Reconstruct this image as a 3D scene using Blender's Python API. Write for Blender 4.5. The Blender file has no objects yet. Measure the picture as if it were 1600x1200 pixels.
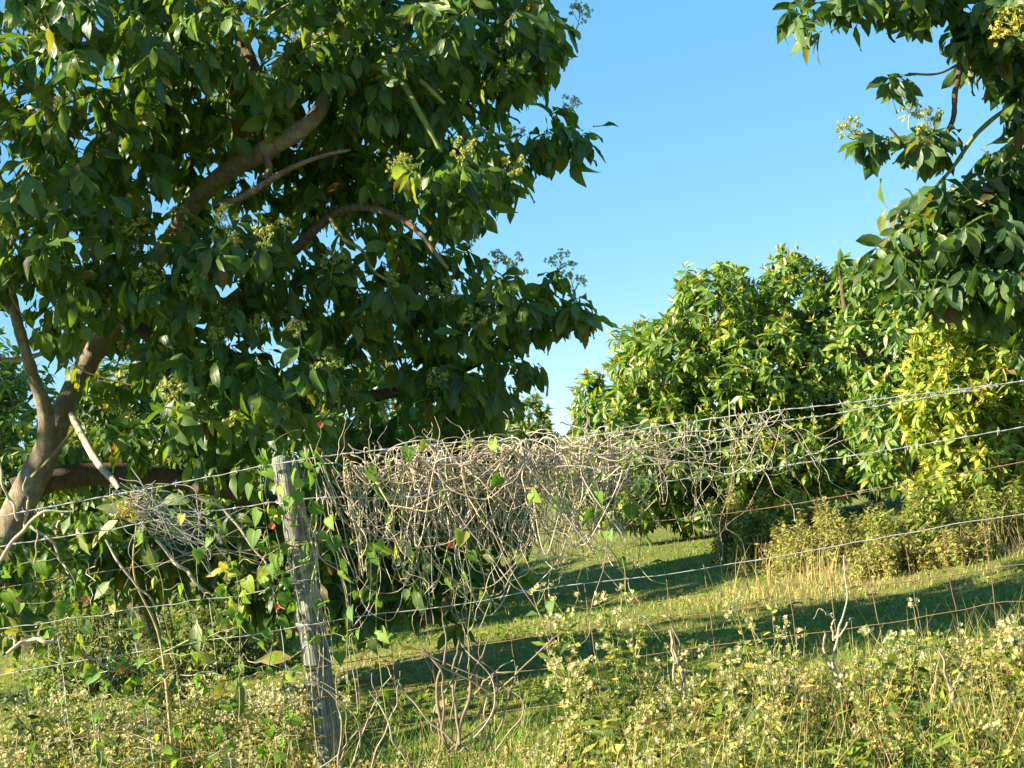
import bpy, math, random
import numpy as np
from mathutils import Matrix, Vector

# ------------------------------------------------------------------ camera, sky, sun, exposure
SC = bpy.context.scene
COL = SC.collection
F = 3127.0            # focal length in pixels of the 1600 px wide frame
H = 1.25              # eye height
ROLL = math.radians(8.7)
PITCH = math.atan(90 / F)
cam_d = bpy.data.cameras.new("camera")
cam_d.sensor_width = 36
cam_d.lens = 36 * F / 1600
cam_d.clip_end = 6000
cam = bpy.data.objects.new("camera", cam_d)
COL.objects.link(cam)
cr, sr = math.cos(ROLL), math.sin(ROLL)
R_ = Vector((1, 0, 0)); W_ = Vector((0, -math.sin(PITCH), math.cos(PITCH))); F_ = Vector((0, math.cos(PITCH), math.sin(PITCH)))
cx, cy, cz = cr * R_ - sr * W_, sr * R_ + cr * W_, -F_
cam.matrix_world = Matrix(((cx.x, cy.x, cz.x, 0), (cx.y, cy.y, cz.y, 0), (cx.z, cy.z, cz.z, H), (0, 0, 0, 1)))
SC.camera = cam

SUN_EL, SUN_AZ = math.radians(30), math.radians(14)     # low sun from the left, a little behind the camera
to_sun = Vector((-math.cos(SUN_AZ) * math.cos(SUN_EL), -math.sin(SUN_AZ) * math.cos(SUN_EL), math.sin(SUN_EL)))
world = bpy.data.worlds.new("World")
SC.world = world
world.use_nodes = True
wn = world.node_tree.nodes
bg = wn.get("Background") or wn.new("ShaderNodeBackground")
sky = wn.new("ShaderNodeTexSky")
sky.sky_type = 'NISHITA'
sky.sun_disc = False
sky.sun_elevation = SUN_EL
sky.sun_rotation = math.atan2(to_sun.x, to_sun.y)
sky.air_density = 0.4
sky.dust_density = 0.0
sky.ozone_density = 3.0
hs = wn.new("ShaderNodeHueSaturation")
hs.inputs['Saturation'].default_value = 2.05
hs.inputs['Value'].default_value = 1.26
hs.inputs['Hue'].default_value = 0.487
gm = wn.new("ShaderNodeGamma")          # evens the bright band at the horizon out, over the whole sky
gm.inputs[1].default_value = 0.36
world.node_tree.links.new(sky.outputs[0], gm.inputs[0])
world.node_tree.links.new(gm.outputs[0], hs.inputs['Color'])
world.node_tree.links.new(hs.outputs[0], bg.inputs[0])
bg.inputs[1].default_value = 0.15
sun_d = bpy.data.lights.new("sun", 'SUN')
sun_d.energy = 5.0
sun_d.angle = math.radians(0.5)
sun_d.color = (1.0, 0.88, 0.66)
sun = bpy.data.objects.new("sun", sun_d)
sun.rotation_euler = to_sun.to_track_quat('Z', 'Y').to_euler()
COL.objects.link(sun)
vs = SC.view_settings
vs.view_transform = 'Standard'; vs.look = 'None'; vs.gamma = 1; vs.use_curve_mapping = False
vs.exposure = 1.75
SC.cycles.max_bounces = 6
SC.cycles.diffuse_bounces = 3
SC.cycles.transmission_bounces = 4

# ------------------------------------------------------------------ helpers
def P(px, py, Y):
    """world point that a line of sight through a pixel meets at depth Y"""
    u, v = float(px) - 800.0, 600.0 - float(py)
    d = u * cx + v * cy + F * F_
    t = float(Y) / d.y
    return np.array((d.x * t, Y, H + d.z * t))

CX, CY, FF = np.array(cx), np.array(cy), np.array(F_)
def proj(p):
    q = np.asarray(p) - np.array((0, 0, H))
    dep = q @ FF
    return 800 + F * (q @ CX) / dep, 600 - F * (q @ CY) / dep, dep

def nrm(a):
    return a / np.maximum(np.linalg.norm(a, axis=-1, keepdims=True), 1e-9)

class MB:
    """collects quads, builds one mesh"""
    def __init__(s):
        s.V, s.Q, s.U, s.M, s.n = [], [], [], [], 0
    def add(s, V, Q, U=None, mi=0):
        V = np.asarray(V, float).reshape(-1, 3); Q = np.asarray(Q, int).reshape(-1, 4)
        s.V.append(V); s.Q.append(Q + s.n); s.M.append(np.full(len(Q), mi, np.int32))
        s.U.append(np.zeros((len(V), 2)) if U is None else np.asarray(U, float))
        s.n += len(V)
    def tube(s, pts, rad, sides=5, mi=0):
        pts = np.asarray(pts, float); n = len(pts)
        rad = np.broadcast_to(np.asarray(rad, float), (n,))
        t = nrm(np.gradient(pts, axis=0))
        ref = np.array((0.31, 0.17, 0.93)) if abs(t[n // 2][2]) < 0.8 else np.array((0.95, 0.2, 0.1))
        a = nrm(np.cross(t, ref)); b = np.cross(t, a)
        ang = np.arange(sides) / sides * 2 * math.pi
        ring = np.cos(ang)[None, :, None] * a[:, None, :] + np.sin(ang)[None, :, None] * b[:, None, :]
        V = pts[:, None, :] + ring * rad[:, None, None]
        i = np.arange(n - 1)[:, None] * sides; j = np.arange(sides)[None, :]; k = (j + 1) % sides
        Q = np.stack([i + j, i + k, i + sides + k, i + sides + j], -1).reshape(-1, 4)
        L = np.concatenate([[0], np.cumsum(np.linalg.norm(np.diff(pts, axis=0), axis=1))])
        U = np.stack(np.broadcast_arrays(j / sides, L[:, None]), -1).reshape(-1, 2)
        s.add(V.reshape(-1, 3), Q, U, mi)
    def inst(s, tpl, R, pos, mi=0):
        V0, Q0, U0 = tpl
        m = len(pos)
        if m == 0: return
        V = np.einsum('mij,nj->mni', R, V0) + pos[:, None, :]
        Q = (np.arange(m)[:, None, None] * len(V0) + Q0[None]).reshape(-1, 4)
        s.add(V.reshape(-1, 3), Q, np.tile(U0, (m, 1)), mi)
    def mesh(s, name, mats, smooth=True):
        V = np.concatenate(s.V); Q = np.concatenate(s.Q); U = np.concatenate(s.U); M = np.concatenate(s.M)
        me = bpy.data.meshes.new(name)
        me.vertices.add(len(V)); me.vertices.foreach_set("co", V.astype(np.float32).ravel())
        me.loops.add(len(Q) * 4); me.loops.foreach_set("vertex_index", Q.astype(np.int32).ravel())
        me.polygons.add(len(Q))
        me.polygons.foreach_set("loop_start", np.arange(0, len(Q) * 4, 4, dtype=np.int32))
        uv = me.uv_layers.new(name="UVMap")
        uv.data.foreach_set("uv", U[Q.ravel()].astype(np.float32).ravel())
        for m in (mats if isinstance(mats, (list, tuple)) else [mats]): me.materials.append(m)
        me.polygons.foreach_set("material_index", M)
        me.polygons.foreach_set("use_smooth", np.full(len(Q), smooth))
        me.update(calc_edges=True)
        return me

def link(name, me, parent=None, kind=None, label=None):
    o = bpy.data.objects.new(name, me)
    COL.objects.link(o)
    if parent is not None: o.parent = parent
    if kind: o['kind'] = kind
    if label: o['label'] = label
    return o

def thing(name, label, cat, loc=(0, 0, 0), group=None):
    o = bpy.data.objects.new(name, None)
    COL.objects.link(o)
    o.empty_display_size = 0.1
    o.location = [float(c) for c in loc]
    o['label'] = label; o['category'] = cat
    if group: o['group'] = group
    return o

def part(name, mb, mats, parent, kind=None, label=None, smooth=True):
    """a mesh whose vertices are given in world space, hung under its thing"""
    me = mb.mesh(name, mats, smooth)
    o = link(name, me, parent, kind, label)
    off = Vector((0, 0, 0)); p = parent
    while p is not None:
        off += p.location; p = p.parent
    me.transform(Matrix.Translation(-off))
    return o

def spline(ctrl, n):
    """Catmull-Rom through the control points (any dimension)"""
    c = np.asarray(ctrl, float)
    c = np.vstack([2 * c[0] - c[1], c, 2 * c[-1] - c[-2]])
    m = len(c) - 3
    t = np.linspace(0, m - 1e-6, n); i = t.astype(int); f = (t - i)[:, None]
    a, b, d, e = c[i], c[i + 1], c[i + 2], c[i + 3]
    return 0.5 * (2 * b + (d - a) * f + (2 * a - 5 * b + 4 * d - e) * f ** 2 + (3 * b - a - 3 * d + e) * f ** 3)

def wiggle(rng, n, amp, waves=3):
    t = np.linspace(0, 1, n)
    w = np.zeros((n, 3))
    for k in range(1, waves + 1):
        w += amp / k * np.sin(2 * math.pi * (k * t[:, None] * rng.uniform(.6, 1.4, 3) + rng.random(3))) 
    return w

# ------------------------------------------------------------------ leaf shapes: length along +Y from 0 to 1, width along X, upper face +Z
def leaf_shape(width, rows, seed, fold=.18, curl=.25, wave=.03, peak=.45, petiole=.10, heart=False):
    rng = np.random.default_rng(seed)
    V, U = [], []
    ts = np.linspace(0, 1, rows)
    for i, t in enumerate(ts):
        if heart:
            w = width * max(.02, (1 - t) ** .62 * (0.86 + .45 * t)); back = -.16 * (1 - t) ** 5
        else:
            s = max(0.0, (t - petiole) / (1 - petiole))
            g = s ** (math.log(.5) / math.log(peak)) if s > 0 else 0
            w = width * max(.028, math.sin(math.pi * min(1, g)) ** .85); back = 0
        if i == rows - 1: w = width * .02
        z0 = -curl * t ** 2.2 + .04 * math.sin(t * 5 + seed)
        bend = .05 * math.sin(t * 2.5 + seed * 2.1)
        for sx in (-1, 0, 1):
            zz = z0 + abs(sx) * w * fold * 2 + abs(sx) * wave * math.sin(9 * t + sx * 1.3 + seed * 1.7)
            V.append((sx * w + bend, t + (back if sx else 0), zz)); U.append((.5 + .5 * sx, t))
    Q = []
    for i in range(rows - 1):
        for k in (0, 1):
            a = i * 3 + k
            Q.append((a, a + 1, a + 4, a + 3))
    return np.array(V), np.array(Q), np.array(U)

BIG = [leaf_shape(.175 + .025 * (k % 3), 6, k, fold=.08 + .09 * (k % 3), curl=.08 + .13 * (k % 4), wave=.045, peak=.56 - .03 * (k % 3), petiole=.14) for k in range(7)]
MID = [leaf_shape(.155 + .015 * (k % 3), 4, k, fold=.12 + .06 * (k % 2), curl=.15 + .12 * (k % 3), wave=.02, peak=.46, petiole=.06) for k in range(5)]
TINY = [leaf_shape(.15 + .03 * k, 3, k, fold=.14, curl=.2, wave=.0, peak=.45, petiole=.02) for k in range(3)]
def heart_shape(k):
    out = [(.0, .0), (.16, -.13), (.36, -.14), (.47, .05), (.46, .26), (.33, .52), (.15, .80), (.01, 1.0)]
    ax = [0, .04, .08, .17, .3, .52, .78, .99]
    V, U, Q = [], [], []
    for (x, y), a in zip(out, ax):
        for sx in (-1, 0, 1):
            yy = y if sx else a
            V.append((sx * x, yy, abs(sx) * x * (.15 + .12 * k) - .22 * max(0, yy) ** 2 + (.02 * math.sin(8 * yy + sx + k) if sx else 0))); U.append((.5 + .5 * sx * x / .47, max(0, yy)))
    for i in range(len(ax) - 1):
        for j in (0, 1):
            a = i * 3 + j; Q.append((a, a + 1, a + 4, a + 3))
    return np.array(V), np.array(Q), np.array(U)
HEART = [heart_shape(k) for k in range(3)]
def petal_ring(n, up, w):
    V, Q, U = [], [], []
    for k in range(n):
        a = 2 * math.pi * k / n
        for (r, s, z) in ((.08, -.3, 0), (.08, .3, 0), (1, w, up), (1, -w, up)):
            V.append((r * math.cos(a) - s * (r if r > .5 else .2) * math.sin(a), r * math.sin(a) + s * (r if r > .5 else .2) * math.cos(a), z)); U.append((r, .5))
        Q.append((4 * k, 4 * k + 1, 4 * k + 2, 4 * k + 3))
    return np.array(V), np.array(Q), np.array(U)
TUFT = petal_ring(5, .75, .45)
STAR = petal_ring(5, .35, .55)

def frames(d, n0, rng, roll=.65):
    """rotation columns (x across, y along d, z normal) for leaves along d with upper face towards n0"""
    d = nrm(d)
    n = nrm(n0 - (n0 * d).sum(-1, keepdims=True) * d)
    x = np.cross(d, n)
    a = rng.normal(0, roll, len(d))[:, None]
    x2 = np.cos(a) * x + np.sin(a) * n; n2 = np.cross(x2, d)
    return np.stack([x2, d, n2], -1)

# ------------------------------------------------------------------ materials
def new_mat(name):
    m = bpy.data.materials.new(name); m.use_nodes = True
    nt = m.node_tree; nt.nodes.clear()
    out = nt.nodes.new("ShaderNodeOutputMaterial")
    return m, nt, out
def N(nt, typ, **kw):
    n = nt.nodes.new(typ)
    for k, v in kw.items(): setattr(n, k, v)
    return n
def ramp(nt, stops):
    r = nt.nodes.new("ShaderNodeValToRGB"); e = r.color_ramp.elements
    while len(e) < len(stops): e.new(.5)
    for q, (p, c) in zip(e, stops): q.position = p; q.color = (*c, 1)
    return r

def leaf_mat(name, stops, back, trans=.3, rough=.42, spec=.45, vein=.35, spots=.0, vein_col=(.22, .26, .07)):
    """leaf: colour by leaf (random), pale midrib and side veins, brown blotches, light through the blade"""
    m, nt, out = new_mat(name); L = nt.links
    oi = N(nt, "ShaderNodeObjectInfo"); ge = N(nt, "ShaderNodeNewGeometry")
    ad = N(nt, "ShaderNodeMath", operation='ADD'); L.new(oi.outputs['Random'], ad.inputs[0]); L.new(ge.outputs['Random Per Island'], ad.inputs[1])
    fr = N(nt, "ShaderNodeMath", operation='FRACT'); L.new(ad.outputs[0], fr.inputs[0])
    rp = ramp(nt, stops); L.new(fr.outputs[0], rp.inputs[0])
    uv = N(nt, "ShaderNodeUVMap"); sx = N(nt, "ShaderNodeSeparateXYZ"); L.new(uv.outputs[0], sx.inputs[0])
    # distance from midrib
    sb = N(nt, "ShaderNodeMath", operation='SUBTRACT'); L.new(sx.outputs[0], sb.inputs[0]); sb.inputs[1].default_value = .5
    ab = N(nt, "ShaderNodeMath", operation='ABSOLUTE'); L.new(sb.outputs[0], ab.inputs[0])
    mr = N(nt, "ShaderNodeMapRange"); L.new(ab.outputs[0], mr.inputs[0]); mr.inputs[1].default_value = .015; mr.inputs[2].default_value = .07; mr.inputs[3].default_value = 1; mr.inputs[4].default_value = 0
    # side veins
    m1 = N(nt, "ShaderNodeMath", operation='MULTIPLY_ADD'); L.new(ab.outputs[0], m1.inputs[0]); m1.inputs[1].default_value = -.5; L.new(sx.outputs[1], m1.inputs[2])
    m2 = N(nt, "ShaderNodeMath", operation='MULTIPLY'); L.new(m1.outputs[0], m2.inputs[0]); m2.inputs[1].default_value = 55
    sn = N(nt, "ShaderNodeMath", operation='SINE'); L.new(m2.outputs[0], sn.inputs[0])
    mv = N(nt, "ShaderNodeMapRange"); L.new(sn.outputs[0], mv.inputs[0]); mv.inputs[1].default_value = .82; mv.inputs[2].default_value = 1; mv.inputs[3].default_value = 0; mv.inputs[4].default_value = .45
    mx = N(nt, "ShaderNodeMath", operation='MAXIMUM'); L.new(mr.outputs[0], mx.inputs[0]); L.new(mv.outputs[0], mx.inputs[1])
    ms = N(nt, "ShaderNodeMath", operation='MULTIPLY'); L.new(mx.outputs[0], ms.inputs[0]); ms.inputs[1].default_value = vein
    mc = N(nt, "ShaderNodeMixRGB"); L.new(ms.outputs[0], mc.inputs[0]); L.new(rp.outputs[0], mc.inputs[1]); mc.inputs[2].default_value = (*vein_col, 1)
    col = mc.outputs[0]
    tc = N(nt, "ShaderNodeTexCoord")
    nz = N(nt, "ShaderNodeTexNoise"); L.new(tc.outputs['Object'], nz.inputs[0]); nz.inputs['Scale'].default_value = 9; nz.inputs['Detail'].default_value = 5
    if spots > 0:
        ps = N(nt, "ShaderNodeMapRange"); L.new(nz.outputs[0], ps.inputs[0]); ps.inputs[1].default_value = .68 - spots; ps.inputs[2].default_value = .74 - spots; ps.inputs[4].default_value = .75
        mb_ = N(nt, "ShaderNodeMixRGB"); L.new(ps.outputs[0], mb_.inputs[0]); L.new(col, mb_.inputs[1]); mb_.inputs[2].default_value = (.13, .065, .025, 1)
        col = mb_.outputs[0]
    pb = N(nt, "ShaderNodeBsdfPrincipled")
    L.new(col, pb.inputs['Base Color']); pb.inputs['Specular IOR Level'].default_value = spec
    rr = N(nt, "ShaderNodeMapRange"); L.new(nz.outputs[0], rr.inputs[0]); rr.inputs[3].default_value = rough - .12; rr.inputs[4].default_value = rough + .18
    L.new(rr.outputs[0], pb.inputs['Roughness'])
    bp = N(nt, "ShaderNodeBump"); bp.inputs['Strength'].default_value = .25; bp.inputs['Distance'].default_value = .004
    L.new(mx.outputs[0], bp.inputs['Height']); L.new(bp.outputs[0], pb.inputs['Normal'])
    tr = N(nt, "ShaderNodeBsdfTranslucent")
    tm = N(nt, "ShaderNodeMixRGB", blend_type='MULTIPLY'); tm.inputs[0].default_value = 1; L.new(col, tm.inputs[1]); tm.inputs[2].default_value = (*back, 1)
    L.new(tm.outputs[0], tr.inputs[0])
    mi = N(nt, "ShaderNodeMixShader"); mi.inputs[0].default_value = trans
    L.new(pb.outputs[0], mi.inputs[1]); L.new(tr.outputs[0], mi.inputs[2]); L.new(mi.outputs[0], out.inputs[0])
    return m

def bark_mat(name, c1, c2, scale=18, stretch=(1, 1, .35), bump=.5, lichen=None, crack=0.0):
    m, nt, out = new_mat(name); L = nt.links
    tc = N(nt, "ShaderNodeTexCoord"); mp = N(nt, "ShaderNodeMapping"); mp.inputs['Scale'].default_value = stretch
    L.new(tc.outputs['Object'], mp.inputs[0])
    n1 = N(nt, "ShaderNodeTexNoise"); L.new(mp.outputs[0], n1.inputs[0]); n1.inputs['Scale'].default_value = scale; n1.inputs['Detail'].default_value = 9; n1.inputs['Roughness'].default_value = .75; n1.inputs['Distortion'].default_value = .6
    rp = ramp(nt, [(.32, c1), (.62, c2), (.8, tuple(min(.6, v * 1.5) for v in c2))]); L.new(n1.outputs[0], rp.inputs[0])
    col = rp.outputs[0]; hgt = n1.outputs[0]
    if crack:     # dark fissures along the grain
        vo = N(nt, "ShaderNodeTexVoronoi", feature='DISTANCE_TO_EDGE'); L.new(mp.outputs[0], vo.inputs[0]); vo.inputs['Scale'].default_value = scale * 1.3
        cr_ = N(nt, "ShaderNodeMapRange"); L.new(vo.outputs[0], cr_.inputs[0]); cr_.inputs[1].default_value = .01; cr_.inputs[2].default_value = .09
        mk = N(nt, "ShaderNodeMixRGB", blend_type='MULTIPLY'); mk.inputs[0].default_value = crack; L.new(col, mk.inputs[1]); L.new(cr_.outputs[0], mk.inputs[2]); col = mk.outputs[0]
        mh = N(nt, "ShaderNodeMath", operation='MULTIPLY_ADD'); L.new(cr_.outputs[0], mh.inputs[0]); mh.inputs[1].default_value = .5; L.new(n1.outputs[0], mh.inputs[2]); hgt = mh.outputs[0]
    if lichen:
        n2 = N(nt, "ShaderNodeTexNoise"); L.new(tc.outputs['Object'], n2.inputs[0]); n2.inputs['Scale'].default_value = 11; n2.inputs['Detail'].default_value = 9; n2.inputs['Roughness'].default_value = .7
        r2 = ramp(nt, [(.52, (0, 0, 0)), (.57, (1, 1, 1))]); L.new(n2.outputs[0], r2.inputs[0])
        m3 = N(nt, "ShaderNodeMath", operation='MULTIPLY'); L.new(r2.outputs[0], m3.inputs[0]); m3.inputs[1].default_value = .75
        mc = N(nt, "ShaderNodeMixRGB"); L.new(m3.outputs[0], mc.inputs[0]); L.new(col, mc.inputs[1]); mc.inputs[2].default_value = (*lichen, 1)
        col = mc.outputs[0]
    pb = N(nt, "ShaderNodeBsdfPrincipled"); L.new(col, pb.inputs['Base Color']); pb.inputs['Roughness'].default_value = .85; pb.inputs['Specular IOR Level'].default_value = .2
    bp = N(nt, "ShaderNodeBump"); bp.inputs['Strength'].default_value = bump; bp.inputs['Distance'].default_value = .02
    L.new(hgt, bp.inputs['Height']); L.new(bp.outputs[0], pb.inputs['Normal'])
    L.new(pb.outputs[0], out.inputs[0])
    return m

def plain_mat(name, stops, rough=.7, spec=.25, trans=0, metal=0):
    m, nt, out = new_mat(name); L = nt.links
    oi = N(nt, "ShaderNodeObjectInfo"); ge = N(nt, "ShaderNodeNewGeometry")
    ad = N(nt, "ShaderNodeMath", operation='ADD'); L.new(oi.outputs['Random'], ad.inputs[0]); L.new(ge.outputs['Random Per Island'], ad.inputs[1])
    fr = N(nt, "ShaderNodeMath", operation='FRACT'); L.new(ad.outputs[0], fr.inputs[0])
    rp = ramp(nt, stops); L.new(fr.outputs[0], rp.inputs[0])
    tc = N(nt, "ShaderNodeTexCoord"); nz = N(nt, "ShaderNodeTexNoise"); L.new(tc.outputs['Object'], nz.inputs[0]); nz.inputs['Scale'].default_value = 40; nz.inputs['Detail'].default_value = 3
    mr = N(nt, "ShaderNodeMapRange"); L.new(nz.outputs[0], mr.inputs[0]); mr.inputs[1].default_value = .25; mr.inputs[2].default_value = .75; mr.inputs[3].default_value = .7; mr.inputs[4].default_value = 1.2
    mu = N(nt, "ShaderNodeMixRGB", blend_type='MULTIPLY'); mu.inputs[0].default_value = 1; L.new(rp.outputs[0], mu.inputs[1]); L.new(mr.outputs[0], mu.inputs[2])
    pb = N(nt, "ShaderNodeBsdfPrincipled"); L.new(mu.outputs[0], pb.inputs['Base Color']); pb.inputs['Roughness'].default_value = rough; pb.inputs['Specular IOR Level'].default_value = spec; pb.inputs['Metallic'].default_value = metal
    if trans:
        tr = N(nt, "ShaderNodeBsdfTranslucent"); L.new(mu.outputs[0], tr.inputs[0])
        mi = N(nt, "ShaderNodeMixShader"); mi.inputs[0].default_value = trans
        L.new(pb.outputs[0], mi.inputs[1]); L.new(tr.outputs[0], mi.inputs[2]); L.new(mi.outputs[0], out.inputs[0])
    else:
        L.new(pb.outputs[0], out.inputs[0])
    return m

M_AVO = leaf_mat("avocado_leaf", [(0, (.034, .080, .018)), (.3, (.056, .122, .025)), (.65, (.090, .165, .032)), (.92, (.155, .225, .04)), (.965, (.20, .22, .03)), (1, (.14, .075, .03))], (2.8, 2.6, .7), trans=.36, rough=.36, spec=.5, spots=.03)
M_BRA = leaf_mat("avocado_branch_leaf", [(0, (.035, .08, .026)), (.5, (.06, .12, .034)), (.85, (.10, .17, .04)), (.95, (.17, .20, .03)), (1, (.15, .09, .03))], (2.4, 2.5, .8), trans=.3, rough=.42, spec=.45, spots=.03)
M_MAN = leaf_mat("orchard_leaf", [(0, (.045, .10, .022)), (.4, (.11, .20, .036)), (.76, (.19, .29, .05)), (.94, (.32, .38, .06)), (1, (.46, .44, .08))], (2.0, 2.0, .6), trans=.34, rough=.34, spec=.6, vein=.2)
M_DEN = leaf_mat("green_orchard_leaf", [(0, (.06, .12, .026)), (.5, (.12, .21, .04)), (.85, (.20, .30, .055)), (1, (.36, .38, .08))], (2.0, 2.1, .6), trans=.25, rough=.38, spec=.5, vein=.2)  # orchard leaf greens with fewer yellow tones
M_YEL = leaf_mat("yellow_leaf", [(0, (.10, .18, .03)), (.4, (.21, .30, .036)), (.75, (.37, .42, .045)), (.95, (.52, .48, .05)), (1, (.45, .24, .05))], (1.5, 1.5, .5), trans=.3, rough=.42, spec=.4, vein=.2)
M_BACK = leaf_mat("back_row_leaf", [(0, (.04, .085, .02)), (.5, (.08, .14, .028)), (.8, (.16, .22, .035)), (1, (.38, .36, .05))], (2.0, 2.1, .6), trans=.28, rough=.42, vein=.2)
M_HEART = leaf_mat("heart_leaf", [(0, (.07, .16, .02)), (.6, (.14, .27, .03)), (.9, (.26, .38, .045)), (1, (.5, .42, .05))], (1.7, 1.8, .6), trans=.35, rough=.5, spec=.3, vein=.25, vein_col=(.35, .42, .15))
M_PALE = leaf_mat("pale_leaf", [(0, (.14, .20, .07)), (.6, (.24, .30, .11)), (.85, (.30, .30, .08)), (1, (.40, .33, .04))], (1.6, 1.6, .6), trans=.3, rough=.45, vein=.4, vein_col=(.4, .42, .2))
M_WEED = leaf_mat("weed_leaf", [(0, (.04, .085, .016)), (.35, (.10, .16, .024)), (.65, (.24, .30, .04)), (.9, (.46, .44, .08)), (1, (.44, .30, .09))], (1.5, 1.5, .7), trans=.3, rough=.6, spec=.25, vein=.15)
M_DRYLEAF = leaf_mat("dry_leaf", [(0, (.34, .29, .09)), (.5, (.48, .40, .15)), (.85, (.46, .30, .11)), (1, (.34, .16, .06))], (1.2, 1.1, .8), trans=.25, rough=.7, spec=.2, vein=.15)
M_SHRUB = leaf_mat("shrub_leaf", [(0, (.10, .15, .03)), (.5, (.18, .24, .04)), (.85, (.32, .33, .06)), (1, (.42, .33, .08))], (1.5, 1.5, .6), trans=.28, rough=.55, spec=.3, vein=.1)
M_STRAW = leaf_mat("straw_leaf", [(0, (.17, .22, .045)), (.4, (.29, .31, .075)), (.8, (.42, .37, .12)), (1, (.38, .25, .10))], (1.3, 1.2, .7), trans=.28, rough=.65, spec=.2, vein=.1)
M_GRASS = plain_mat("grass_blade", [(0, (.08, .19, .02)), (.4, (.17, .31, .03)), (.75, (.30, .38, .05)), (.92, (.46, .44, .11)), (1, (.50, .38, .15))], rough=.55, spec=.3, trans=.3)
M_HAY = plain_mat("dry_and_sunlit_grass", [(0, (.38, .35, .10)), (.5, (.54, .45, .18)), (.8, (.58, .42, .19)), (1, (.48, .28, .12))], rough=.7, trans=.25)
M_FLOWER = plain_mat("cream_flower", [(0, (.48, .46, .14)), (.5, (.62, .57, .26)), (1, (.70, .66, .42))], rough=.7, trans=.3)
M_PANICLE = plain_mat("panicle", [(0, (.22, .28, .06)), (.5, (.42, .45, .11)), (1, (.64, .58, .16))], rough=.6, trans=.25)
M_YPAN = plain_mat("yellow_blossom", [(0, (.38, .38, .06)), (.7, (.56, .50, .08)), (1, (.68, .54, .09))], rough=.6, trans=.25)
M_GSTEM = plain_mat("green_stem", [(0, (.15, .20, .05)), (.6, (.30, .31, .09)), (1, (.46, .38, .18))], rough=.6)
M_VINE = plain_mat("dried_vine_stem", [(0, (.30, .20, .15)), (.25, (.52, .44, .34)), (.65, (.67, .58, .46)), (.85, (.60, .56, .24)), (1, (.24, .14, .11))], rough=.75)
M_TWIG = plain_mat("twig", [(0, (.12, .10, .05)), (.5, (.24, .20, .09)), (1, (.34, .32, .10))], rough=.8)
M_DEAD = plain_mat("dead_wood", [(0, (.36, .28, .18)), (1, (.50, .42, .30))], rough=.85)
M_DRY = plain_mat("dry_stem", [(0, (.22, .17, .11)), (.5, (.36, .29, .19)), (1, (.46, .40, .28))], rough=.85)
M_RED = plain_mat("red_flower", [(0, (.60, .10, .035)), (1, (.68, .17, .05))], rough=.6, trans=.25)
M_YFL = plain_mat("yellow_flower", [(0, (.75, .52, .05)), (1, (.8, .6, .08))], rough=.6, trans=.25)
M_WIRE = plain_mat("galvanised_wire", [(0, (.50, .51, .49)), (1, (.64, .64, .61))], rough=.5, metal=.25)
M_RUST = plain_mat("rusty_wire", [(0, (.27, .16, .085)), (1, (.37, .245, .14))], rough=.8, metal=.1)
M_BARK = bark_mat("avocado_bark", (.17, .13, .085), (.32, .26, .18), scale=30, bump=1.0, lichen=(.36, .33, .23))
M_LIMB = bark_mat("pale_limb_bark", (.15, .09, .05), (.30, .20, .11), scale=30, bump=.9, lichen=(.36, .29, .19))
M_BARK2 = bark_mat("orchard_bark", (.07, .05, .035), (.17, .13, .09), scale=26, bump=.9)
M_POST = bark_mat("weathered_post", (.17, .17, .145), (.36, .36, .31), scale=52, stretch=(1, 1, .045), bump=.9, lichen=(.46, .48, .37), crack=.42)

# ground material
def ground_mat():
    m, nt, out = new_mat("orchard_ground"); L = nt.links
    tc = N(nt, "ShaderNodeTexCoord")
    def noise(s, d=6):
        n = N(nt, "ShaderNodeTexNoise"); L.new(tc.outputs['Object'], n.inputs[0]); n.inputs['Scale'].default_value = s; n.inputs['Detail'].default_value = d; n.inputs['Roughness'].default_value = .65
        return n
    a, b, c = noise(.55), noise(7), noise(60, 4)
    r1 = ramp(nt, [(.30, (.10, .15, .025)), (.5, (.19, .21, .05)), (.66, (.36, .28, .12))]); 
    mxn = N(nt, "ShaderNodeMath", operation='MULTIPLY_ADD'); L.new(b.outputs[0], mxn.inputs[0]); mxn.inputs[1].default_value = .5
    sc = N(nt, "ShaderNodeMath", operation='MULTIPLY'); L.new(a.outputs[0], sc.inputs[0]); sc.inputs[1].default_value = .5
    L.new(sc.outputs[0], mxn.inputs[2]); L.new(mxn.outputs[0], r1.inputs[0])
    mr = N(nt, "ShaderNodeMapRange"); L.new(c.outputs[0], mr.inputs[0]); mr.inputs[1].default_value = .3; mr.inputs[2].default_value = .7; mr.inputs[3].default_value = .6; mr.inputs[4].default_value = 1.25
    mu = N(nt, "ShaderNodeMixRGB", blend_type='MULTIPLY'); mu.inputs[0].default_value = 1; L.new(r1.outputs[0], mu.inputs[1]); L.new(mr.outputs[0], mu.inputs[2])
    pb = N(nt, "ShaderNodeBsdfPrincipled"); L.new(mu.outputs[0], pb.inputs['Base Color']); pb.inputs['Roughness'].default_value = .95; pb.inputs['Specular IOR Level'].default_value = .1
    bp = N(nt, "ShaderNodeBump"); bp.inputs['Strength'].default_value = .8; bp.inputs['Distance'].default_value = .03
    L.new(c.outputs[0], bp.inputs['Height']); L.new(bp.outputs[0], pb.inputs['Normal'])
    L.new(pb.outputs[0], out.inputs[0])
    return m
M_GROUND = ground_mat()

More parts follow.
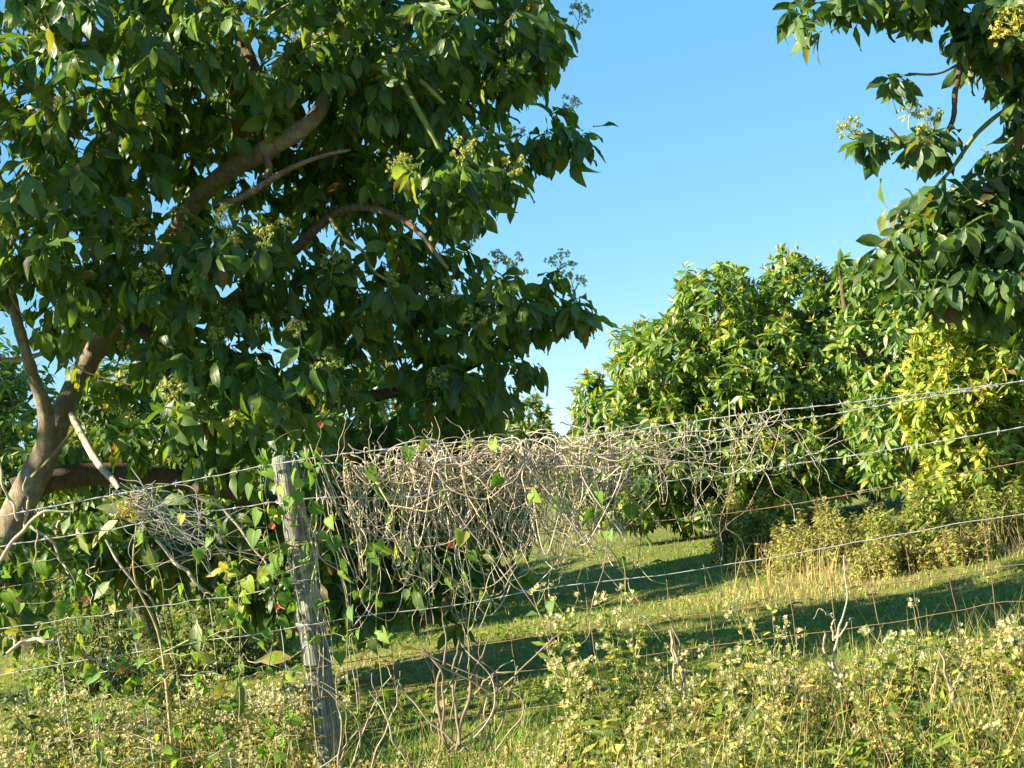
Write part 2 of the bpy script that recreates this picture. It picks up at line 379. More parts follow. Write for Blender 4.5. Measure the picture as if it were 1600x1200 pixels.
# ------------------------------------------------------------------ ground
def gz(x, y):
    """gentle unevenness of the ground"""
    x = np.asarray(x, float); y = np.asarray(y, float)
    k = np.exp(-((x / 30) ** 2 + ((y - 12) / 30) ** 2))
    return k * (.03 * np.sin(x * 1.3 + y * .7) + .025 * np.sin(x * .6 - y * 1.9 + 1) + .015 * np.sin(x * 3.1 + y * 2.3))
g = np.linspace(-1, 1, 181)
gx = np.sign(g) * (np.abs(g) * 14 + np.abs(g) ** 7 * 2500); gy = gx + 13
X, Y_ = np.meshgrid(gx, gy)
mb = MB()
idx = np.arange(181 * 181).reshape(181, 181)
mb.add(np.stack([X, Y_, gz(X, Y_)], -1).reshape(-1, 3), np.stack([idx[:-1, :-1], idx[:-1, 1:], idx[1:, 1:], idx[1:, :-1]], -1).reshape(-1, 4))
go = link("ground", mb.mesh("ground", M_GROUND), None, "structure")

# ------------------------------------------------------------------ trees
def lobes_world(lobes):
    out = []
    for (px, py, Y, rx, ry, rd) in lobes:
        s = Y / F
        out.append((P(px, py, Y), np.array((rx * s, rd, ry * s))))
    return out

def crown_tips(rng, lobes, n, shell=.35, holes=()):
    lw = lobes_world(lobes)
    vol = np.array([r[0] * r[2] ** .9 * r[1] ** .5 for _, r in lw]); cnt = np.maximum(3, (vol / vol.sum() * n).astype(int))
    T, D, S = [], [], []
    for (c, r), k in zip(lw, cnt):
        d = nrm(rng.normal(size=(k, 3)))
        rad = shell + (1 - shell) * rng.random(k) ** .55
        off = d * rad[:, None]
        T.append(c + off * r); D.append(nrm(d * np.array((1, 1, .8)) + np.array((0, 0, .25)) + rng.normal(0, .25, (k, 3)))); S.append(np.repeat(c[None] , k, 0))
    T, D, S = np.concatenate(T), np.concatenate(D), np.concatenate(S)
    keep = T[:, 2] > .12
    px, py, _ = proj(T)
    for h in holes:
        ins = ((px - h[0]) / h[2]) ** 2 + ((py - h[1]) / h[3]) ** 2 < 1
        if len(h) > 4: ins &= T[:, 1] < h[4]
        keep &= ~ins
    return T[keep], D[keep], S[keep]

def whorls(rng, T, D, nleaf, L, droop, spread=(45, 95), back=.10, upward=.8):
    a = nrm(np.cross(D, np.array((.2, .3, .9)))); b = np.cross(D, a)
    pos, dirs, n0, size, which = [], [], [], [], []
    k = rng.integers(nleaf[0], nleaf[1] + 1, len(T))
    for i in range(nleaf[1]):
        s = np.where(k > i)[0]
        ph = i * 2.4 + rng.normal(0, .35, len(s)) + s * 1.7
        al = np.radians(rng.uniform(spread[0], spread[1], len(s)))[:, None]
        rad = np.cos(ph)[:, None] * a[s] + np.sin(ph)[:, None] * b[s]
        d = np.cos(al) * D[s] + np.sin(al) * rad
        d[:, 2] -= droop * rng.uniform(.5, 1.4, len(s))
        d = nrm(d)
        pos.append(T[s] - D[s] * (back * rng.random(len(s)))[:, None]); dirs.append(d)
        n0.append(D[s] * .5 + np.array((0, 0, upward)) + rng.normal(0, .25, (len(s), 3)))
        size.append(L[0] + (L[1] - L[0]) * np.clip(rng.beta(2.2, 1.5, len(s)) * (.75 + .35 * np.sin(s * 12.9898) ** 2), 0, 1))
    pos, dirs, n0, size = map(np.concatenate, (pos, dirs, n0, size))
    R = frames(dirs, n0, rng) * size[:, None, None]
    return pos, R, size

def pick_visible(pos, R, n, box, cell=9):
    """the leaves of one plant that show largest in front of the rest of it"""
    mid = pos + R[:, :, 1] * .5
    px, py, dep = proj(mid)
    ok = (px > max(box[0], 4)) & (px < min(box[2], 1596)) & (py > max(box[1], 4)) & (py < min(box[3], 1196)) & (dep > 1)
    ids = np.where(ok)[0]
    ids = ids[np.argsort(dep[ids])]
    key = (px[ids] // cell).astype(int) * 4096 + (py[ids] // cell).astype(int)
    _, first = np.unique(key, return_index=True)
    front = ids[first]
    view = nrm(mid[front] - np.array((0, 0, H)))
    facing = np.abs((nrm(R[front][:, :, 2]) * view).sum(1))
    score = np.linalg.norm(R[front][:, :, 1], axis=1) / dep[front] * (.3 + facing)
    return front[np.argsort(-score)][:n]

def leaf_parts(root, tpls, mat, pos, R, ids, tix, name="leaf"):
    meshes = []
    for t in tpls:
        q = MB(); q.add(*t); meshes.append(q.mesh(name, mat))
    loc = np.array(root.location)
    for i in ids:
        o = bpy.data.objects.new(name, meshes[tix[i]])
        m = np.eye(4); m[:3, :3] = R[i]; m[:3, 3] = pos[i] - loc
        o.matrix_basis = Matrix(m.tolist()); o.parent = root
        COL.objects.link(o)

def panicle_mesh(rng, name, mat, nb=11, ln=.10):
    q = MB()
    P0, R0 = [], []
    q.tube(spline([(0, 0, 0), (.005, .004, ln * .5), (0, 0, ln)], 4), [.003, .0025, .002, .001], 3, 0)
    for i in range(nb):
        h = ln * rng.uniform(.15, 1); a = i * 2.4; l = ln * .55 * (1.2 - h / ln * .6)
        e = np.array((math.cos(a) * l, math.sin(a) * l, h + l * .7))
        q.tube([(0, 0, h), e * (.55, .55, 1) - (0, 0, l * .2), e], [.0018, .0014, .001], 3, 0)
        for j in range(6):
            P0.append(e + rng.normal(0, .010, 3)); 
    P0 = np.array(P0)
    Rf = frames(rng.normal(size=(len(P0), 3)), rng.normal(size=(len(P0), 3)), rng) * .0085
    q.inst(TUFT, Rf, P0, 0)
    return q.mesh(name, mat)

def limb(root, pts, name="branch", mat=None, sides=9, bump=.06, rng=np.random.default_rng(3)):
    """pts: (px, py, Y, radius in px)"""
    c = np.array([(*P(a, b, y), r * y / F) for a, b, y, r in pts])
    s = spline(c, max(10, len(pts) * 7))
    rad = np.maximum(s[:, 3], .0015) * (1 + rng.normal(0, bump, len(s)))
    q = MB(); q.tube(s[:, :3], rad, sides)
    return part(name, q, mat or M_LIMB, root)

def twigs(rng, T, D, S, n, length=(.2, .45), r=.0035):
    q = MB()
    sel = rng.permutation(len(T))[:n]
    for i in sel:
        l = rng.uniform(*length)
        if np.linalg.norm(S[i] - T[i]) < l * 1.6: continue
        inn = nrm(S[i] - T[i] + rng.normal(0, .1, 3))
        p1 = T[i] - D[i] * l * .5; p2 = p1 + (inn * .6 - D[i] * .5 + np.array((0, 0, -.15))) * l * .8
        q.tube(spline([p2, p1, T[i] + D[i] * .01], 6), np.linspace(r * 1.5, r * .7, 6), 4)
    return q

def make_tree(root, rng, lobes, n_tips, tpls, mat, nleaf, L, droop, n_parts, box, holes=(), shell=.35, n_twigs=300, twig_mat=None, spread=(45, 95), blossom=None, twig_len=(.2, .45), upward=.8, back=.1):
    T, D, S = crown_tips(rng, lobes, n_tips, shell, holes)
    pos, R, size = whorls(rng, T, D, nleaf, L, droop, spread, back, upward)
    tix = rng.integers(0, len(tpls), len(pos))
    ids = pick_visible(pos, R, n_parts, box)
    leaf_parts(root, tpls, mat, pos, R, ids, tix)
    rest = np.ones(len(pos), bool); rest[ids] = False
    q = MB()
    for k in range(len(tpls)):
        s = np.where(rest & (tix == k))[0]
        q.inst(tpls[k], R[s], pos[s])
    part("crown", q, mat, root, "stuff")
    if n_twigs:
        part("twigs", twigs(rng, T, D, S, n_twigs, twig_len), twig_mat or M_TWIG, root, "stuff")
    if blossom:
        frac, mat_b, s = blossom
        sel = np.where(rng.random(len(T)) < frac)[0]
        q = MB()
        for _ in range(7):
            d = nrm(D[sel] + np.array((0, 0, .5)) + rng.normal(0, .5, (len(sel), 3)))
            q.inst(TINY[0], frames(d, rng.normal(size=d.shape), rng) * (s * rng.uniform(.6, 1.2, len(sel)))[:, None, None], T[sel] + D[sel] * .01)
        part("blossom", q, mat_b, root, "stuff")
    return T, D, S

# ---- the big avocado tree (close)
rng = np.random.default_rng(11)
baseA = P(-75, 1190, 10.2); baseA[2] = float(gz(baseA[0], 10.2))
tA = thing("avocado_tree", "large dark green avocado tree with long drooping leaves behind the leaning grey post", "tree", baseA)
limb(tA, [(-75, 1200, 10.2, 40), (-40, 960, 10.2, 30), (22, 810, 10.2, 25), (68, 715, 10.2, 22), (104, 630, 10.3, 18), (150, 545, 10.4, 17.5), (206, 462, 10.4, 16), (256, 390, 10.4, 15.5), (330, 288, 10.0, 14.5), (420, 232, 9.6, 15.5), (490, 186, 9.5, 13), (522, 120, 9.7, 11), (572, 58, 9.9, 9), (640, -60, 10.2, 7)], "trunk", M_BARK, 14, .03)
limb(tA, [(72, 715, 10.2, 17), (72, 650, 10.1, 13), (56, 600, 10.05, 10), (36, 535, 10, 9), (20, 470, 10, 8), (14, 380, 10, 7), (60, 250, 10, 5)], mat=M_BARK)
limb(tA, [(20, 770, 10.3, 22), (110, 744, 10.4, 19), (230, 742, 10.6, 16), (340, 762, 10.8, 14), (470, 800, 11, 12), (560, 830, 11, 7)], mat=M_BARK2)  # darker bark than the trunk puts the low limb's shade into its colour
limb(tA, [(414, 236, 9.6, 7), (420, 262, 9.55, 6), (412, 282, 9.5, 6)], sides=7)
limb(tA, [(335, 320, 9.6, 6), (370, 312, 9.5, 6.5), (412, 288, 9.5, 6), (460, 260, 9.45, 4.5), (510, 242, 9.4, 3.2), (548, 234, 9.4, 2.2)], sides=7)
limb(tA, [(522, 122, 9.7, 8), (560, 106, 9.5, 7), (600, 108, 9.4, 6), (632, 135, 9.3, 5), (655, 175, 9.2, 4.5), (690, 238, 9.2, 3.5)], mat=M_GSTEM, sides=7)
limb(tA, [(600, 108, 9.4, 5), (650, 122, 9.4, 4), (695, 162, 9.4, 3)], mat=M_GSTEM, sides=6)
limb(tA, [(330, 500, 10.4, 13), (400, 440, 10.3, 11), (455, 396, 10.2, 9), (515, 340, 10.1, 7), (570, 324, 9.7, 6), (640, 350, 9.5, 5), (700, 420, 9.4, 3)], sides=7)
limb(tA, [(515, 340, 9.9, 4), (536, 372, 9.8, 3.5), (566, 392, 9.8, 3), (585, 425, 9.7, 2.5), (628, 448, 9.7, 1.6)], mat=M_TWIG, sides=6)
limb(tA, [(180, 500, 10.4, 13), (330, 560, 10.6, 12), (480, 620, 10.6, 11), (620, 612, 10.6, 9), (760, 560, 10.4, 6), (860, 500, 10.2, 4)], mat=M_BARK2)
limb(tA, [(420, 232, 9.7, 10), (400, 120, 9.9, 11), (360, 20, 10, 9), (300, -120, 10, 6)], mat=M_BARK2)
limb(tA, [(0, 562, 9.9, 4), (40, 560, 10, 5), (100, 540, 10.1, 3)], sides=6, mat=M_DEAD)
limb(tA, [(112, 648, 10.0, 5), (128, 680, 9.8, 6), (152, 722, 9.5, 6), (178, 752, 9.2, 5), (186, 764, 9.1, 3)], sides=7, mat=M_DEAD)
limb(tA, [(50, 745, 9.9, 3), (80, 715, 9.8, 3), (115, 672, 9.8, 2.5)], sides=6, mat=M_TWIG)
lobA = [(150, 110, 9.6, 230, 200, 1.1), (400, 40, 9.8, 240, 190, 1.2), (650, 50, 9.8, 220, 170, 1.1), (800, 60, 9.8, 105, 110, .6), (868, 205, 9.7, 72, 60, .45),
        (700, 265, 9.4, 140, 95, .7), (590, 230, 10.5, 190, 150, .9), (90, 360, 9.5, 190, 180, 1.0), (330, 430, 9.6, 200, 120, .8), (580, 450, 10.3, 200, 110, .9),
        (800, 480, 9.9, 120, 70, .6), (890, 478, 9.9, 60, 42, .35), (400, 600, 9.3, 210, 90, .7), (720, 580, 10.3, 130, 100, .7), (640, 680, 10.7, 180, 70, .6),
        (545, 840, 10.9, 110, 150, .5), (545, 900, 10.7, 90, 110, .4), (700, 830, 10.8, 130, 140, .5), (690, 900, 10.7, 110, 90, .4), (790, 800, 10.9, 50, 110, .35), (640, 740, 10.8, 160, 70, .6), (260, 560, 9.8, 160, 60, .6), (300, 250, 10.7, 220, 120, .35), (520, 260, 10.7, 120, 120, .35), (180, 480, 10.8, 160, 90, .35), (300, 735, 9.7, 120, 26, .25), (200, 690, 9.9, 60, 40, .2),
        (110, 860, 11.4, 150, 90, .45), (280, 850, 11.5, 150, 90, .45), (420, 880, 11.2, 90, 120, .4), (330, 690, 10.9, 150, 70, .4), (400, 800, 11.2, 110, 70, .4), (130, 700, 11.6, 110, 60, .3), (25, 870, 9.8, 60, 60, .2), (10, 960, 9.8, 50, 60, .2), (150, 800, 9.9, 60, 40, .2),
        (-230, 200, 10, 230, 330, 1.4), (300, -320, 10.3, 600, 190, 1.5), (820, -160, 10.2, 140, 130, .9)]
holesA = [(390, 75, 34, 34), (470, 40, 40, 22), (20, 70, 26, 44), (195, 248, 24, 18), (245, 295, 26, 18), (830, 165, 46, 32), (60, 580, 26, 26), (240, 345, 20, 22), (205, 480, 28, 16), (520, 470, 16, 10), (470, 40, 30, 20), (160, 560, 18, 24),
          # in front of the limbs only
          (100, 650, 46, 80, 10.5), (45, 560, 30, 70, 10.5), (410, 240, 100, 34, 10.3), (330, 300, 40, 40, 10.3), (540, 230, 46, 30, 10.3), (250, 400, 34, 40, 10.3), (160, 545, 44, 50, 10.5), (110, 715, 70, 50, 10.6), (180, 738, 60, 22, 10.9)]
TA, DA, SA = make_tree(tA, rng, lobA, 3550, BIG, M_AVO, (5, 11), (.065, .175), 1.15, 300, (0, 0, 970, 1010), holesA, n_twigs=900, spread=(40, 85), back=.16)
pan = [panicle_mesh(np.random.default_rng(k), "flower_panicle", M_PANICLE) for k in range(3)]
def add_panicles(root, spots, scale=1.0, mats=pan, tips=None):
    r = random.Random(5)
    if tips is not None: tx, ty, td = proj(tips)
    for i, (px, py, Y) in enumerate(spots):
        o = bpy.data.objects.new("flower_panicle", mats[i % len(mats)])
        p = P(px, py, Y)
        if tips is not None:     # at the end of the shoot that stands nearest to that spot
            p = tips[np.argmin(np.hypot(tx - px, ty - py) + 14 * (td - td.min()))]
        p = p - np.array(root.location) - (0, 0, .035)
        o.location = p; o.rotation_euler = (r.uniform(-.5, .5), r.uniform(-.5, .5), r.uniform(0, 6)); o.scale = [scale * r.uniform(.8, 1.25)] * 3
        o.parent = root; COL.objects.link(o)
add_panicles(tA, [(65, 65, 8.7), (75, 85, 8.7), (8, 210, 8.7), (265, 335, 8.7), (345, 125, 8.8), (632, 250, 8.7), (815, 290, 8.7), (865, 237, 9.2), (430, 405, 8.8), (345, 520, 8.6), (335, 540, 8.6), (280, 600, 8.6), (395, 650, 8.7),
                  (415, 515, 8.7), (720, 310, 8.7), (900, 30, 9.2), (905, 165, 9.2), (240, 425, 8.7), (150, 440, 8.7), (365, 380, 8.8), (690, 440, 9.2), (520, 420, 9.2), (110, 265, 8.7), (620, 515, 9.3), (585, 440, 9.2)] + [(a, b, 9) for a, b in np.random.default_rng(3).uniform((10, 10), (930, 640), (60, 2))], .9, tips=TA)

# ---- unseen tree added outside the frame so that its crown shades the avocado
rng = np.random.default_rng(19)
tShade = thing("avocado_tree", "unseen tall tree added outside the frame on the sunny side to shade the avocado", "tree", (-6.6, 7.7, 0))
for nm, pts, r in (("trunk", [(-6.6, 7.7, -.1), (-6.5, 7.8, 1.4), (-6.7, 7.7, 3), (-6.6, 7.7, 5.5)], .17), ("branch", [(-6.55, 7.75, 2.2), (-5.9, 8.3, 3.8), (-5.5, 8.7, 4.6)], .09), ("branch", [(-6.6, 7.75, 2.0), (-6.7, 8.8, 3.6), (-6.7, 9.9, 5)], .08), ("branch", [(-6.6, 7.7, 2.2), (-7.3, 7.1, 3.6), (-7.6, 6.9, 5)], .09)):
    q = MB(); q.tube(spline(pts, 14), np.linspace(r, r * .4, 14), 9); part(nm, q, M_BARK, tShade)
lw_ = []
T = rng.normal(size=(250, 3)); T = nrm(T) * (.35 + .65 * rng.random((250, 1)) ** .55)
D = nrm(T + (0, 0, .25))
T[:130] = np.array((-6.6, 8.3, 4.8)) + T[:130] * (1.4, 1.2, 2.35); T[130:] = np.array((-6.7, 9.9, 4.35)) + T[130:] * (1.1, .8, 1.35)
pos, R, _ = whorls(rng, T, D, (7, 10), (.12, .18), 1.0, (40, 85), .16)
q = MB(); tix = rng.integers(0, 7, len(pos))
for k in range(7): q.inst(BIG[k], R[tix == k], pos[tix == k])
part("crown", q, M_AVO, tShade, "stuff")

tShade2 = thing("avocado_tree", "unseen slender tree added outside the frame on the sunny side to cast shade", "tree", (-7.6, 13.2, 0))  # added out of view to shade the understorey and band the grass
q = MB(); q.tube(spline([(-7.6, 13.2, -.1), (-7.5, 13.3, 1.2), (-7.6, 13.2, 4.4)], 12), np.linspace(.17, .07, 12), 9); part("trunk", q, M_BARK, tShade2)
T = rng.normal(size=(420, 3)); T = nrm(T) * (.35 + .65 * rng.random((420, 1)) ** .55)
D = nrm(T + (0, 0, .25)); T = np.array((-7.6, 13.2, 4.4)) + T * (1.5, .75, 2.8)
pos, R, _ = whorls(rng, T, D, (7, 10), (.14, .2), 1.0, (40, 85), .16)
q = MB(); tix = rng.integers(0, 7, len(pos))
for k in range(7): q.inst(BIG[k], R[tix == k], pos[tix == k])
part("crown", q, M_AVO, tShade2, "stuff")

# ---- branches of the avocado tree that reaches in from the other side
rng = np.random.default_rng(23)
baseB = P(1760, 1000, 9.3); baseB[2] = float(gz(baseB[0], 9.3))
tB = thing("avocado_tree", "avocado tree mostly out of frame whose sparse dark branches hang against the blue sky", "tree", baseB)
limb(tB, [(1800, 1030, 9.3, 55), (1780, 800, 9.3, 48), (1750, 560, 9.3, 40), (1700, 300, 9.2, 28), (1640, 120, 9.1, 16), (1560, 20, 9, 10), (1440, -60, 8.9, 6)], "trunk", M_BARK, 12, .03)
limb(tB, [(1640, 120, 9.1, 9), (1560, 60, 9, 7), (1508, 95, 8.9, 6), (1493, 140, 8.85, 5), (1486, 195, 8.85, 4), (1440, 250, 8.8, 3), (1390, 200, 8.8, 2)], mat=M_BARK2, sides=7)
limb(tB, [(1720, 380, 9.2, 9), (1640, 200, 9.1, 6), (1590, 165, 9, 4), (1530, 205, 8.95, 4), (1490, 260, 8.9, 3), (1455, 300, 8.9, 2.5)], mat=M_GSTEM, sides=6)
limb(tB, [(1735, 480, 9.3, 12), (1640, 420, 9.2, 9), (1560, 400, 9.1, 7), (1480, 380, 9, 5), (1420, 400, 9, 3)], mat=M_BARK2, sides=7)
limb(tB, [(1620, 190, 9, 4), (1575, 230, 8.95, 3.5), (1558, 300, 8.9, 3), (1550, 360, 8.9, 2.5)], mat=M_TWIG, sides=6)
limb(tB, [(1440, -60, 8.9, 5), (1360, -30, 8.8, 4), (1290, -20, 8.8, 3), (1235, 5, 8.8, 2)], mat=M_TWIG, sides=6)
limb(tB, [(1508, 95, 8.9, 3), (1465, 115, 8.85, 2), (1420, 115, 8.8, 2)], mat=M_TWIG, sides=6)
lobB = [(1240, 10, 8.8, 36, 22, .22), (1250, 30, 8.7, 20, 16, .15), (1330, -8, 8.8, 70, 30, .25), (1410, 0, 8.8, 50, 34, .3), (1440, -20, 8.8, 90, 55, .4), (1545, 40, 8.9, 70, 90, .45), (1393, 118, 8.8, 34, 24, .2), (1365, 210, 8.8, 36, 26, .22),
        (1440, 215, 8.9, 60, 40, .3), (1475, 330, 9, 95, 80, .4), (1555, 400, 9.1, 85, 110, .5), (1590, 150, 9, 44, 90, .35), (1585, 280, 9.1, 50, 90, .4), (1525, 290, 9, 50, 60, .3), (1400, 400, 9.1, 45, 55, .35), (1490, 440, 9, 110, 40, .35), (1630, 470, 9.3, 70, 120, .45),
        (1800, 60, 9.2, 200, 320, 1.1)]
TB, DB, SB = make_tree(tB, rng, lobB, 1000, BIG, M_BRA, (6, 10), (.07, .165), .9, 300, (1170, 0, 1600, 560), [(1560, 190, 26, 36), (1440, 100, 30, 30), (1520, 130, 24, 24)], n_twigs=240, shell=.2, spread=(40, 85), back=.14, twig_len=(.08, .2))
ypan = [panicle_mesh(np.random.default_rng(40 + k), "flower_panicle", M_YPAN, nb=14) for k in range(2)]
add_panicles(tB, [(1575, 60, 8.4), (1560, 85, 8.4), (1590, 80, 8.4), (1578, 105, 8.4), (1595, 50, 8.4)], 1.1, ypan, TB)
add_panicles(tB, [(1500, 330, 8.6), (1540, 350, 8.6), (1405, 335, 8.7), (1410, 200, 8.7), (1465, 165, 8.7), (1530, 300, 8.6), (1330, 205, 8.7)], .9, tips=TB)

# ---- orchard trees further away
def orchard_tree(label, base_px, Y, lobes, n_tips, mat, seed, n_parts, box, L=(.09, .165), blossom=None, trunk_r=.11, droop=.55, nleaf=(8, 12), group=None, tpls=MID, holes=(), shell=.45):
    rng = np.random.default_rng(seed)
    b = P(base_px, 700, Y); b[2] = float(gz(b[0], Y))
    t = thing("orchard_tree", label, "tree", b, group)
    lw = lobes_world(lobes)
    c0 = np.mean([c for c, _ in lw], 0)
    q = MB(); top = np.array((b[0] * .5 + c0[0] * .5, Y, c0[2] * .75))
    s = spline([b - (0, 0, .1), b + (top - b) * .4 + rng.normal(0, .05, 3), top], 12); q.tube(s, np.linspace(trunk_r * 1.3, trunk_r * .6, 12) * (1 + rng.normal(0, .04, 12)), 10)
    part("trunk", q, M_BARK2, t)
    for c, r in lw[:9]:
        q = MB(); st = b + (top - b) * rng.uniform(.4, .9)
        q.tube(spline([st, st * .5 + c * .5 + rng.normal(0, .12, 3), c + (0, 0, r[2] * .3)], 9), np.linspace(trunk_r * .5, trunk_r * .12, 9), 6)
        part("branch", q, M_BARK2, t)
    make_tree(t, rng, lobes, n_tips, tpls, mat, nleaf, L, droop, n_parts, box, shell=shell, n_twigs=n_tips // 3, spread=(35, 85), blossom=blossom, holes=holes)
    return t
tC = orchard_tree("big rounded sunlit orchard tree with yellowish new shoots standing alone beyond the vine tangle", 1180, 21,
    [(1120, 490, 21, 75, 75, .9), (1238, 462, 21, 58, 68, .8), (1045, 570, 21, 95, 80, 1.1), (1190, 590, 21, 150, 110, 1.4), (955, 650, 20.6, 66, 55, .9), (1020, 700, 20.5, 130, 90, 1.1), (1180, 720, 20.4, 150, 85, 1.1),
     (1300, 570, 21, 90, 110, 1.0), (1330, 690, 20.8, 110, 90, .9), (1310, 480, 21, 50, 50, .6), (1240, 770, 20.2, 90, 36, .6), (1130, 780, 20.2, 60, 36, .5), (930, 770, 20.3, 40, 50, .5), (1085, 440, 21, 26, 28, .35), (1140, 425, 21, 26, 24, .35), (1235, 410, 21, 22, 26, .3), (1282, 450, 21, 22, 26, .3), (1010, 785, 20.3, 110, 38, .7), (900, 770, 20.6, 40, 44, .5), (1100, 800, 20.1, 60, 34, .5), (920, 600, 20.8, 28, 18, .35), (985, 545, 20.9, 36, 40, .5)],
    3100, M_MAN, 31, 300, (860, 380, 1400, 830), blossom=(.5, M_YPAN, .07), trunk_r=.15, shell=.55)
tD = orchard_tree("dark orchard tree wedged between the big rounded tree and the yellow one", 1420, 18,
    [(1350, 440, 18, 52, 46, .6), (1400, 520, 18, 100, 100, .9), (1420, 660, 18, 110, 110, .9), (1500, 500, 18.2, 100, 90, .9), (1600, 560, 18.2, 90, 140, 1), (1310, 415, 18, 16, 16, .2), (1560, 700, 18.2, 90, 90, .8)],
    1050, M_DEN, 32, 300, (1290, 380, 1600, 780), blossom=(.3, M_YPAN, .07), trunk_r=.12)
tE = orchard_tree("slim yellow green orchard tree glowing in sunlight under the hanging avocado branch", 1500, 15,
    [(1480, 520, 15, 56, 70, .5), (1540, 590, 15, 70, 80, .6), (1450, 620, 15, 56, 60, .5), (1480, 650, 15, 76, 80, .65), (1530, 730, 15, 76, 80, .65), (1470, 760, 14.8, 60, 50, .45), (1575, 660, 15.2, 40, 100, .5)],
    900, M_YEL, 33, 300, (1390, 440, 1600, 840), L=(.07, .125), blossom=(.5, M_YPAN, .06), trunk_r=.07, droop=.25)
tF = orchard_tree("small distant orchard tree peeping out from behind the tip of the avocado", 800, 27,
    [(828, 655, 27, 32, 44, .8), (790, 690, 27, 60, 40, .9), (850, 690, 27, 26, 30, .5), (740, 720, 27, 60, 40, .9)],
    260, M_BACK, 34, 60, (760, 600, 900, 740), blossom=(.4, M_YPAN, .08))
tG = orchard_tree("sunlit orchard tree seen through the gap beside the avocado trunk", 190, 17,
    [(180, 630, 17, 80, 70, .8), (260, 690, 17, 100, 70, .8), (110, 730, 17, 90, 60, .8), (330, 770, 17, 80, 60, .7), (200, 790, 17, 120, 60, .8)],
    600, M_BACK, 35, 150, (60, 560, 420, 840), blossom=(.5, M_YPAN, .07))
tG2 = orchard_tree("shaded orchard tree beyond the avocado trunk at the edge of the view", 10, 18,
    [(20, 650, 18, 90, 100, .9), (-80, 600, 18, 120, 120, 1), (30, 780, 18, 110, 70, .8)],
    500, M_DEN, 36, 100, (0, 560, 100, 860))
tG3 = orchard_tree("orchard tree hidden deep behind the avocado's lower leaves", 560, 16,
    [(470, 690, 16, 90, 70, .9), (560, 640, 16, 110, 80, 1), (660, 700, 16, 110, 70, 1), (560, 760, 16, 160, 70, 1), (420, 800, 16, 100, 60, .8), (740, 790, 16, 80, 60, .8), (360, 640, 16, 90, 80, .8)],
    750, M_DEN, 37, 100, (380, 560, 760, 880), blossom=(.3, M_YPAN, .07))

# ------------------------------------------------------------------ fence
FY = 7.5
baseP = P(512, 1200, FY); PX = float(baseP[0])
fence = thing("wire_fence", "old farm fence of barbed wire and rusty mesh on a round grey wooden post", "fence", (PX, FY, 0))
rng = np.random.default_rng(5)
q = MB()
zs = np.concatenate([np.linspace(-.1, 1.30, 30), [1.318, 1.322, 1.323]])
rr = np.concatenate([np.full(30, 1.0), [.93, .55, .02]]) * .050
V, U = [], []
S_ = 22
ph = rng.random(S_) * .05
for z, r in zip(zs, rr):
    for k in range(S_):
        a = 2 * math.pi * k / S_
        rad = r * (1 + .05 * math.sin(3 * a + 1) + .03 * math.sin(7 * a + z * 1.5) - (.07 if k in (4, 9, 15, 16, 19) else 0)) * (1 + .05 * math.sin(z * 3 + 1))
        V.append((PX + .010 * math.sin(z * 2.4) + rad * math.cos(a), FY + .06 + rad * math.sin(a), z + (.012 * math.cos(a + 2) if z > 1.2 else 0))); U.append((k / S_, z))
n = len(zs)
Q = [(i * S_ + k, i * S_ + (k + 1) % S_, (i + 1) * S_ + (k + 1) % S_, (i + 1) * S_ + k) for i in range(n - 1) for k in range(S_)]
q.add(V, Q, U)
post = part("post", q, M_POST, fence, label="round weathered grey post with cracks and flat sawn top")
for dx in (-2.45, 4.1):
    po = post.copy(); po.location.x += dx; COL.objects.link(po)

def strand_pts(pts, n=60, jit=.004, seed=0):
    r = np.random.default_rng(seed)
    pts = np.array(pts, float)
    x = np.linspace(pts[0, 0], pts[-1, 0], n)
    z = spline(pts, 200); z = np.interp(x, z[:, 0], z[:, 1])
    return np.stack([x, np.full(n, FY) + r.normal(0, jit * .5, n), z + np.convolve(r.normal(0, jit, n + 4), np.ones(5) / 5, 'valid')], 1)
def wire(name, pts, mat, r=.0017, barbs=False, seed=0, twist=False):
    s = strand_pts(pts, 90, .009 if name == 'mesh_wire' else .005, seed)
    q = MB(); q.tube(s, r, 5)
    if twist:   # second ply wound round the first
        t = np.linspace(0, len(s) * 1.1, 700); i = np.linspace(0, len(s) - 1.001, 700); b = i.astype(int); f = (i - b)[:, None]
        c = s[b] * (1 - f) + s[b + 1] * f
        q.tube(c + np.stack([0 * t, np.cos(t * 4) * r * 1.6, np.sin(t * 4) * r * 1.6], 1), r * .8, 4)
    w = part(name, q, mat, fence)
    if barbs:
        rb = np.random.default_rng(seed + 50)
        x = s[0, 0] + .05; qb = MB()
        while x < s[-1, 0] - .03:
            z = np.interp(x, s[:, 0], s[:, 2]); c = np.array((x, FY, z)); a = rb.uniform(0, 3.1)
            for k in (0, 1):
                d = np.array((rb.uniform(-.4, .4), math.cos(a + k * 1.5), math.sin(a + k * 1.5))) * .017
                qb.tube([c - d + (k * .006, 0, 0), c + (k * .006, 0, 0), c + d + (k * .006, 0, 0)], [.0007, .0012, .0007], 4)
            qb.tube([c - (.006, 0, 0), c, c + (.008, 0, 0)], .0036, 5)
            x += rb.uniform(.105, .13)
        bo = part("barbs", qb, mat, w, "stuff")
        bo.location = (0, 0, 0)
    return w
TOPW = [(-3.2, 1.22), (-1.92, 1.268), (-1.3, 1.288), (PX, 1.305), (-.35, 1.29), (.25, 1.232), (.8, 1.222), (1.92, 1.188), (3.4, 1.17)]
top_z = lambda x: np.interp(x, [p[0] for p in TOPW], [p[1] for p in TOPW])
wire("barbed_wire", TOPW, M_WIRE, .0014, True, 1, True)
wire("barbed_wire", [(.5, 1.20), (.9, 1.175), (1.45, 1.178), (1.85, 1.185), (3.4, 1.172)], M_WIRE, .0014, True, 2, True)
